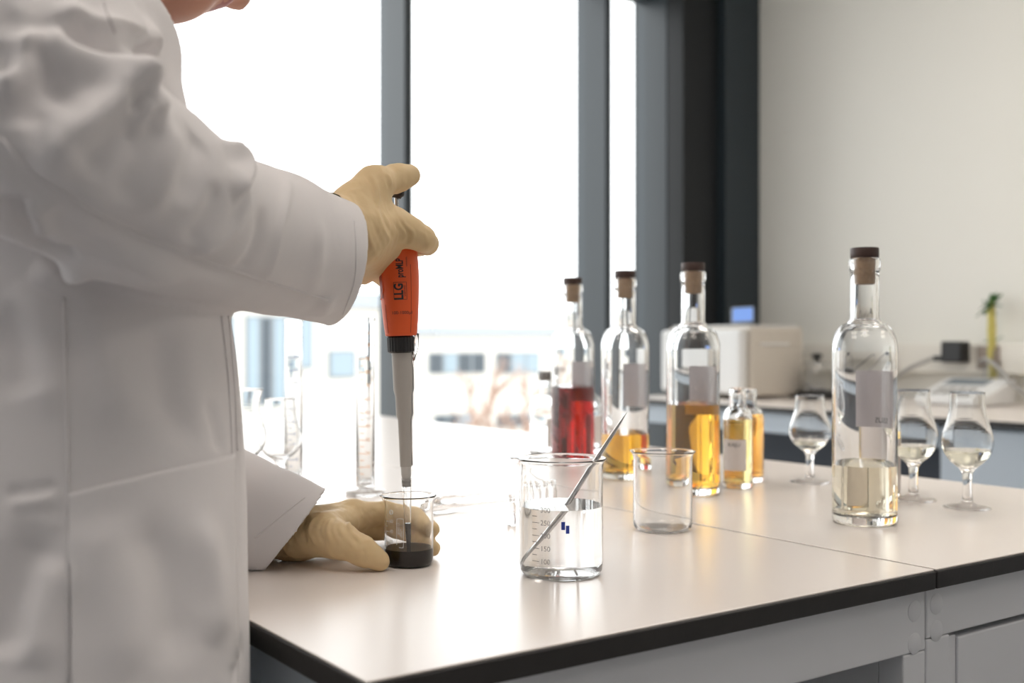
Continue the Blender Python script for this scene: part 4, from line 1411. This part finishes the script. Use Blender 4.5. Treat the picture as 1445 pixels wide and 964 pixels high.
# eyes, hair, ears
for s in (-1, 1):
    v, f = lathe([(0, -0.011)] + [(0.011 * math.cos(a), 0.011 * math.sin(a)) for a in np.linspace(-1.3, 1.3, 9)] + [(0, 0.011)], 20, hl(0.066, s * 0.031, 0.012))
    mk('eye', v, f, M['eye'], person, smooth=True)
HFd = Field(HC0 - 0.17, HC0 + 0.17, 0.004)
HFd.ellipsoid(hl(-0.020, 0, 0.032), (HF, HSD, HU), (0.104, 0.086, 0.106), 0.0)
HFd.ellipsoid(hl(-0.060, 0, -0.030), (HF, HSD, HU), (0.060, 0.074, 0.060), 0.03)
V, Q = HFd.mesh()
keep = ~(((V - HC0) @ HF > 0.045) & ((V - HC0) @ HU < 0.075))
Qk = Q[keep[Q].all(1)]
use = np.unique(Qk); rm = np.full(len(V), -1); rm[use] = np.arange(len(use))
Vh = V[use]; Vh = Vh + 0.004 * vnoise(Vh * np.array((30, 120, 30)))[:, None] * (Vh - HC0) / 0.1
hair = mk('hair', Vh, rm[Qk], M['hair'], person, smooth=True)
s_ = hair.modifiers.new('thick', 'SOLIDIFY'); s_.thickness = 0.006; s_.offset = -1


# ---- gloves
def glove(build, lo, hi, name, creases, h=0.0016):
    G = Field(lo, hi, h)
    build(G)
    V, Q = G.mesh()
    V = relax(V, Q, 4, 0.5)
    N = normals(V, Q)
    n1 = -np.abs(vnoise(V * np.array((130, 130, 60)), 3)) * 0.0009 + vnoise(V * 420, 5) * 0.00012
    V = V + N * n1[:, None]
    V = folds(V, Q, creases, 5.0)
    V = relax(V, Q, 1, 0.3)
    return V, Q


def open_end(V, Q, p, n):
    """cut the closed end away beyond a plane"""
    keep = ((V - p) @ n) < 0
    Qk = Q[keep[Q].all(1)]
    use = np.unique(Qk); rm = np.full(len(V), -1); rm[use] = np.arange(len(use))
    return V[use], rm[Qk]


FLAT_R = np.cross(P(560, 340, 1.08) - RW1, UP); FLAT_R /= np.linalg.norm(FLAT_R)
def right_hand(G):
    G.cone(P(440, 312, 0.98), RW1, 0.030, 0.0305, 0.0, (FLAT_R, 0.75))
    im, mm_, rm_, km = P(554, 318, 1.074), P(543, 343, 1.092), P(529, 366, 1.105), P(511, 380, 1.112)
    for m_, ra, rb in ((im, 0.024, 0.0165), (mm_, 0.024, 0.0165), (rm_, 0.023, 0.0155), (km, 0.021, 0.0140)):
        G.cone(RW1, m_, ra, rb, 0.012)
    G.cone(im, mm_, 0.0155, 0.0155, 0.008); G.cone(mm_, rm_, 0.0155, 0.015, 0.008); G.cone(rm_, km, 0.015, 0.014, 0.008)
    # thumb
    G.chain([P(497, 292, 1.040), P(528, 261, 1.062), P(560, 251.5, 1.088), P(577, 248.0, 1.098)], [0.0225, 0.0165, 0.0120, 0.0104], 0.012)
    G.cone(P(560, 251, 1.088), P(579, 247.0, 1.100), 0.0116, 0.0096, 0.004)
    # web between thumb and index
    G.cone(P(512, 286, 1.050), P(530, 308, 1.062), 0.0165, 0.0165, 0.012)
    G.cone(P(524, 274, 1.056), P(538, 314, 1.068), 0.0100, 0.0130, 0.010)
    # index finger over the hook, curling behind the grip
    G.chain([im, P(579, 328, 1.080), P(596, 337, 1.088)], [0.0160, 0.0138, 0.0126], 0.008)
    G.chain([P(596, 337, 1.088), P(603, 344, 1.112), P(590, 348, 1.136), P(574, 350, 1.142)], [0.0130, 0.0112, 0.0102, 0.0090], 0.004)
    # the other fingers close round the far side of the grip
    G.chain([mm_, P(549, 362, 1.130), P(563, 369, 1.148), P(576, 371, 1.146)], [0.0145, 0.0122, 0.0108, 0.0092], 0.004)
    G.chain([rm_, P(538, 376, 1.134), P(556, 386, 1.150), P(577, 390, 1.148)], [0.0140, 0.0118, 0.0104, 0.0090], 0.004)
    G.chain([km, P(524, 380, 1.138), P(545, 394, 1.152), P(563, 400, 1.150)], [0.0125, 0.0105, 0.0095, 0.0082], 0.004)


cr = [([(519, 240), (528, 256), (533, 275), (534, 292)], -0.0016, 0.0020), ([(524, 240), (533, 256), (538, 275), (539, 292)], 0.0018, 0.0020),
      ([(545, 240), (552, 255), (550, 266)], -0.0012, 0.002), ([(549, 240), (556, 254), (554, 266)], 0.0010, 0.002), ([(575, 316), (586, 333), (582, 350)], 0.0018, 0.0018), ([(570, 315), (580, 333), (576, 350)], -0.0016, 0.0018),
      ([(566, 315), (575, 332), (571, 348)], 0.0012, 0.0016), ([(560, 314), (569, 332), (565, 348)], -0.0010, 0.0016),
      ([(540, 285), (550, 312), (560, 345)], -0.0012, 0.0024), ([(534, 290), (545, 318), (554, 348)], 0.0014, 0.0024), ([(526, 300), (538, 330), (546, 356)], -0.0012, 0.0026),
      ([(512, 290), (522, 322), (530, 360)], 0.0012, 0.0032), ([(505, 282), (516, 330), (520, 375)], -0.0010, 0.0032), ([(520, 330), (530, 352), (538, 372)], 0.0010, 0.0024),
      ([(596, 325), (604, 336), (606, 350)], 0.0006, 0.002)]
lo = P(440, 330, 1.05) - 0.12; hi = P(560, 330, 1.1) + 0.12
V, Q = glove(right_hand, lo, hi, 'glove', cr)
V, Q = open_end(V, Q, P(462, 316, 1.0), -(RW1 - P(440, 312, 0.98)) / np.linalg.norm(RW1 - P(440, 312, 0.98)))
g = mk('glove', V, Q, M['latex'], person, smooth=True)
tag(g, 'cream latex glove gripping the pipette with thumb on the plunger')

FLAT_L = UP
def left_hand(G):
    G.cone(P(360, 762, 1.135), LW1, 0.027, 0.027, 0.0, (UP, 0.8))
    im, mm_, rm_, km = P(497, 728, 1.165), P(494, 738, 1.182), P(484, 744, 1.198), P(473, 746, 1.212)
    for m_, ra, rb in ((im, 0.0235, 0.0165), (mm_, 0.0235, 0.016), (rm_, 0.022, 0.015), (km, 0.020, 0.013)):
        G.cone(LW1, m_, ra, rb, 0.012)
    G.cone(im, mm_, 0.0155, 0.015, 0.008); G.cone(mm_, rm_, 0.015, 0.0145, 0.008); G.cone(rm_, km, 0.0145, 0.013, 0.008)
    # thumb in front of the beaker
    G.chain([P(432, 757, 1.118), P(478, 762, 1.088), P(512, 778, 1.080), P(533, 790.5, 1.081)], [0.0225, 0.0165, 0.0125, 0.0100], 0.012)
    G.cone(P(512, 778, 1.080), P(537, 792.5, 1.081), 0.0120, 0.0090, 0.004)
    G.cone(P(462, 745, 1.110), P(486, 738, 1.140), 0.0170, 0.0150, 0.012)
    # fingers round the far side
    G.chain([im, P(545, 724, 1.184), P(588, 732, 1.174), P(609, 747, 1.152)], [0.0150, 0.0124, 0.0108, 0.0090], 0.005)
    G.chain([mm_, P(543, 743, 1.197), P(588, 757, 1.184), P(610, 774, 1.146)], [0.0145, 0.0120, 0.0106, 0.0088], 0.004)
    G.chain([rm_, P(532, 748, 1.213), P(575, 755, 1.208)], [0.0135, 0.0112, 0.0095], 0.004)
    G.chain([km, P(520, 747, 1.228), P(552, 752, 1.228)], [0.0115, 0.0100, 0.0085], 0.004)


cr = []
for k, (x, a_) in enumerate([(398, 0.0012), (410, 0.0010), (422, -0.0010), (433, 0.0010), (446, -0.0008), (458, 0.0010), (470, 0.0008)]):
    cr.append(([(x + 8, 722 + k * 1.0), (x, 745), (x + 10, 775)], a_ * 1.7, 0.0024))
cr += [([(505, 712), (496, 735), (510, 760)], 0.0020, 0.002), ([(500, 712), (490, 738), (503, 764)], -0.0018, 0.002), ([(478, 720), (484, 745), (498, 770)], 0.0012, 0.002), ([(520, 714), (514, 728)], 0.0012, 0.0018), ([(532, 714), (526, 728)], -0.0010, 0.0018), ([(478, 715), (470, 740), (480, 758)], -0.0007, 0.003),
       ([(404, 790), (396, 770), (404, 750)], 0.0018, 0.0022), ([(520, 772), (512, 785)], -0.0006, 0.002)]
lo = P(470, 745, 1.16) - np.array((0.15, 0.13, 0.07)); hi = P(500, 745, 1.16) + np.array((0.15, 0.13, 0.08))
V, Q = glove(left_hand, lo, hi, 'glove', cr)
V[:, 2] = np.where((V[:, 0] > E0) & (V[:, 2] < ZT + 0.0004), ZT + 0.0004 + 0.0 * V[:, 2], V[:, 2])
V, Q = open_end(V, Q, P(374, 760, 1.135), -(LW1 - P(360, 762, 1.135)) / np.linalg.norm(LW1 - P(360, 762, 1.135)))
g = mk('glove', V, Q, M['latex'], person, smooth=True)
tag(g, 'cream latex glove steadying the small beaker on the worktop')

# ---- the coat
CF = Field((-0.16, 0.42, 0.40), (0.62, 1.36, 1.47), 0.0036)
CF.stack([tuple(r) for r in TR], 0.0)
CF.cone(ctr(1.350) + np.array((-0.02, -0.03, 0.0)), S_R + np.array((-0.02, 0.01, 0.0)), 0.062, 0.066, 0.03)
CF.cone(ctr(1.350) + np.array((-0.02, 0.03, 0.0)), S_L + np.array((-0.02, -0.01, 0.0)), 0.062, 0.066, 0.03)
CF.chain(RS, RR, 0.005)
CF.chain(LS, LR, 0.02)
V, Q = CF.mesh()
V = relax(V, Q, 5, 0.5)
COAT_FOLDS = [
    # cloth of the chest hanging over the raised arm, and the rolled ridge of the sleeve under it
    ([(56, 30), (110, 38), (160, 46), (196, 60), (224, 84)], 0.0100, 0.0150, -1),
    ([(84, 48), (126, 60), (168, 76), (206, 102)], -0.0130, 0.0095),
    ([(64, 42), (86, 54), (120, 69), (152, 80), (182, 97), (208, 112), (224, 126)], 0.0110, 0.0150, 1),
    # looped fold over the elbow
    ([(36, 238), (78, 216), (110, 194), (140, 168), (164, 140), (182, 123), (202, 118), (216, 122)], 0.0095, 0.0120),
    ([(180, 147), (195, 141), (209, 134)], -0.0100, 0.0052),
    ([(192, 158), (210, 149), (226, 143), (236, 146)], 0.0050, 0.0070),
    ([(72, 152), (110, 124), (150, 108), (188, 106)], -0.0070, 0.0130),
    ([(104, 244), (140, 210), (172, 178), (200, 166)], -0.0060, 0.0120),
    # upright folds at the shoulder
    ([(62, 46), (46, 76), (41, 96), (24, 122), (2, 142)], 0.0095, 0.0095, 1),
    ([(60, 66), (60, 104), (50, 152), (36, 200), (34, 234)], -0.0065, 0.0120),
    ([(22, 60), (12, 92), (0, 110)], -0.0050, 0.0100),
    ([(30, 168), (22, 196), (24, 226)], 0.0045, 0.0090),
    # creases along the forearm
    ([(160, 300), (190, 250), (215, 200), (232, 162)], -0.0035, 0.0110),
    ([(205, 320), (236, 270), (250, 215), (256, 172)], 0.0032, 0.0110),
    ([(262, 300), (278, 250), (284, 210), (290, 190)], -0.0030, 0.0110),
    ([(312, 192), (330, 204), (342, 218), (348, 238), (340, 264), (334, 290)], 0.0085, 0.0105, 1),
    ([(356, 250), (350, 290), (334, 325), (300, 352), (286, 372)], 0.0036, 0.0080),
    ([(316, 250), (308, 290), (286, 330), (262, 350)], -0.0036, 0.0100),
    ([(370, 290), (372, 330), (356, 372), (340, 392)], -0.0030, 0.0100),
    ([(412, 246), (404, 300), (394, 360), (380, 410)], 0.0030, 0.0070, 1),
    ([(456, 300), (458, 350), (448, 400), (440, 430)], 0.0018, 0.0100),
    ([(470, 420), (464, 436), (456, 450)], 0.0035, 0.0080),
    # along the lower seam
    ([(0, 204), (40, 252), (100, 292), (170, 330), (250, 364), (330, 392), (400, 414)], -0.0032, 0.0085),
    # folds gathered under the arm
    ([(60, 358), (80, 365), (104, 370)], -0.0105, 0.0080),
    ([(50, 372), (76, 388), (100, 388), (120, 382)], 0.0070, 0.0075),
    ([(8, 282), (24, 310), (36, 336), (48, 360)], -0.0110, 0.0090),
    ([(34, 290), (46, 318), (52, 344)], 0.0080, 0.0075),
    ([(60, 300), (90, 330), (120, 352), (150, 366)], -0.0045, 0.0110),
    ([(140, 372), (200, 386), (260, 406)], 0.0030, 0.0090),
    # coat front and skirt
    ([(20, 400), (50, 450), (70, 520), (76, 600)], 0.0040, 0.0140),
    ([(0, 420), (24, 480), (40, 560)], -0.0050, 0.0140),
    ([(130, 426), (140, 470), (160, 540), (190, 600)], 0.0035, 0.0150),
    ([(230, 440), (236, 500), (250, 570), (290, 630)], -0.0040, 0.0160),
    ([(0, 690), (40, 690), (84, 680)], -0.0028, 0.0045),
    ([(10, 704), (50, 702), (84, 696)], 0.0024, 0.0055),
    ([(60, 730), (40, 800), (14, 880), (0, 930)], -0.0055, 0.0150),
    ([(80, 780), (66, 850), (50, 950)], 0.0050, 0.0140),
    ([(120, 730), (150, 800), (170, 880), (180, 960)], 0.0035, 0.0160),
    ([(196, 720), (226, 790), (246, 860), (252, 950)], -0.0060, 0.0160),
    ([(276, 720), (296, 790), (306, 850), (296, 920)], 0.0055, 0.0130),
    ([(300, 560), (312, 600), (318, 640)], -0.0030, 0.0080),
    ([(338, 560), (342, 640), (344, 720), (342, 800)], -0.0035, 0.0060),
    ([(346, 900), (340, 930), (330, 964)], -0.0050, 0.0080),
    ([(170, 10), (200, 50), (215, 80)], 0.0030, 0.0110),
    ([(10, 20), (60, 20), (120, 26)], 0.0040, 0.0140),
]
V = folds(V, Q, [(f_[0], f_[1] * 1.35, *f_[2:]) for f_ in COAT_FOLDS], 6.0)
N = normals(V, Q)
V = V + N * (vnoise(V * np.array((14, 14, 7)), 1) * 0.0020 + vnoise(V * np.array((34, 34, 20)), 2) * 0.0009)[:, None]
V = relax(V, Q, 1, 0.4)
# the skirt leans on the bench edge, the left sleeve lies on the worktop
m_ = (V[:, 2] < ZT + 0.003) & (V[:, 0] > E0 - 0.003) & (V[:, 1] > VN - 0.02) & (V[:, 2] < ZT - 0.012)
V[m_, 0] = E0 - 0.003
m_ = (V[:, 2] < ZT + 0.0012) & (V[:, 2] >= ZT - 0.012) & (V[:, 0] > E0 - 0.003) & (V[:, 1] > VN - 0.02)
near = m_ & (V[:, 0] < E0 + 0.03) & (V[:, 1] < 1.02)
V[near, 0] = E0 - 0.003
V[m_ & ~near, 2] = ZT + 0.0012


def slice_off(V, Q, p, n, reach=None, centre=None):
    """cut cleanly along a plane: nearest ring of points is drawn onto the plane"""
    d = (V - p) @ n
    if reach is not None: d = np.where(np.linalg.norm(V - centre, axis=1) < reach, d, -1)
    on = (d > 0) & (d <= 0.0042)
    V = V.copy(); V[on] -= d[on][:, None] * n
    bad = d > 0.0042
    Qk = Q[~bad[Q].any(1)]
    use = np.unique(Qk); rm = np.full(len(V), -1); rm[use] = np.arange(len(use))
    return V[use], rm[Qk]


nr = RIGHT * 0.86 + FWD * 0.48 - UP * 0.14; nr /= np.linalg.norm(nr)
V, Q = slice_off(V, Q, P(481, 360, 1.02), nr, 0.15, P(530, 385, 1.07))
nl = RIGHT * 0.78 - UP * 0.60 + FWD * 0.1; nl /= np.linalg.norm(nl)
V, Q = slice_off(V, Q, P(420, 742, 1.10), nl, 0.13, P(450, 770, 1.125))
V, Q = slice_off(V, Q, np.array((0, 0, 0.425)), -UP)
nn = HX * 0.62 + UP * 0.78; nn /= np.linalg.norm(nn)
V, Q = slice_off(V, Q, P(250, 34, 0.845), nn, 0.13, P(262, -40, 0.90))
coat = mk('lab_coat', V, Q, M['coat'], person, smooth=True)
tag(coat, 'long white cotton lab coat with patch pocket')
s_ = coat.modifiers.new('thick', 'SOLIDIFY'); s_.thickness = 0.0016; s_.offset = -1
BV = BVHTree.FromPolygons(V.tolist(), Q.tolist())
CAMP = Vector((0, 0, ZC))


def on_coat(px, py, e=0.0):
    dr = Vector(P(px, py, 1.0) - np.array(CAMP)); dr.normalize()
    h, n, _, _ = BV.ray_cast(CAMP, dr)
    if h is None: return None
    if n.dot(dr) > 0: n = -n
    return np.array(h + n * e)


def seam(pts, r=0.0009, e=0.0002, n=60, name='seam'):
    q = spline(np.array([(x, y, 0) for x, y in pts]), n)
    p3 = [on_coat(x, y, e) for x, y, _ in q]
    p3 = [p for p in p3 if p is not None]
    out = [p3[0]]
    for p in p3[1:]:
        if np.linalg.norm(p - out[-1]) < 0.05: out.append(p)
    if len(out) < 4: return
    out = np.array(out)
    for _ in range(2): out[1:-1] = 0.25 * out[:-2] + 0.5 * out[1:-1] + 0.25 * out[2:]
    v, f = tube(out, r, 8)
    mk(name, v, f, M['coat'], coat, smooth=True)


seam([(2, 196), (40, 240), (95, 274), (150, 308), (250, 354), (378, 398), (462, 423)], 0.0012)
seam([(90, 420), (92, 520), (95, 640), (95, 760), (96, 963)], 0.0011)
seam([(147, 2), (154, 24), (163, 46)], 0.0010)
seam([(312, 446), (322, 540), (327, 636), (329, 760), (331, 963)], 0.0011)
seam([(322, 446), (330, 540), (335, 636)], 0.0008)
seam([(500, 312), (502, 350), (500, 396), (484, 444)], 0.0008)
seam([(360, 760), (392, 732), (430, 702)], 0.0007)
# patch pocket
nx_, ny_ = 44, 44
PV, ok = [], []
for j in range(ny_ + 1):
    for i in range(nx_ + 1):
        s, t_ = i / nx_, j / ny_
        top = 699 + (641 - 699) * s
        x = (97 + 4 * t_) + (229 + 4 * t_) * s
        y = top + (1010 - top) * t_
        e = 0.0022 + 0.0022 * math.exp(-(t_ / 0.10) ** 2) * math.sin(math.pi * min(max(s, 0.03), 0.97))
        PV.append(on_coat(x, y, e))
PV = [p if p is not None else PV[0] for p in PV]
PF = [(j * (nx_ + 1) + i, j * (nx_ + 1) + i + 1, (j + 1) * (nx_ + 1) + i + 1, (j + 1) * (nx_ + 1) + i) for j in range(ny_) for i in range(nx_)]
pk_ = mk('pocket', PV, PF, M['coat'], coat, smooth=True)
s_ = pk_.modifiers.new('thick', 'SOLIDIFY'); s_.thickness = 0.0022; s_.offset = 0
# turned-down collar round the neck and a shirt collar inside it
def collar(name, r0, r1, z0, z1, tilt, gap, mat, parent, cu=0.0):
    V, Fc = [], []
    n, m = 60, 8
    c = ctr(1.38) + np.array((cu, 0, 0))
    for i in range(n + 1):
        a = gap + (2 * math.pi - 2 * gap) * i / n
        for j in range(m + 1):
            s = j / m
            r = r0 + (r1 - r0) * s
            z = z0 + (z1 - z0) * s + 0.010 * math.sin(math.pi * s)
            p = c + np.array((r * math.cos(a) * 1.0, r * 1.12 * math.sin(a), 0))
            p[2] = z - tilt * (p[0] - c[0] + 0.02)
            V.append(p)
    for i in range(n):
        for j in range(m):
            q = i * (m + 1) + j
            Fc.append((q, q + m + 1, q + m + 2, q + 1))
    o = mk(name, V, Fc, mat, parent, smooth=True)
    s_ = o.modifiers.new('thick', 'SOLIDIFY'); s_.thickness = 0.0025; s_.offset = 0
    return o
collar('collar', 0.072, 0.104, 1.436, 1.398, 0.42, 0.35, M['coat'], coat, -0.012)
collar('shirt_collar', 0.062, 0.070, 1.405, 1.440, 0.55, 0.2, M['shirt'], person, -0.004)
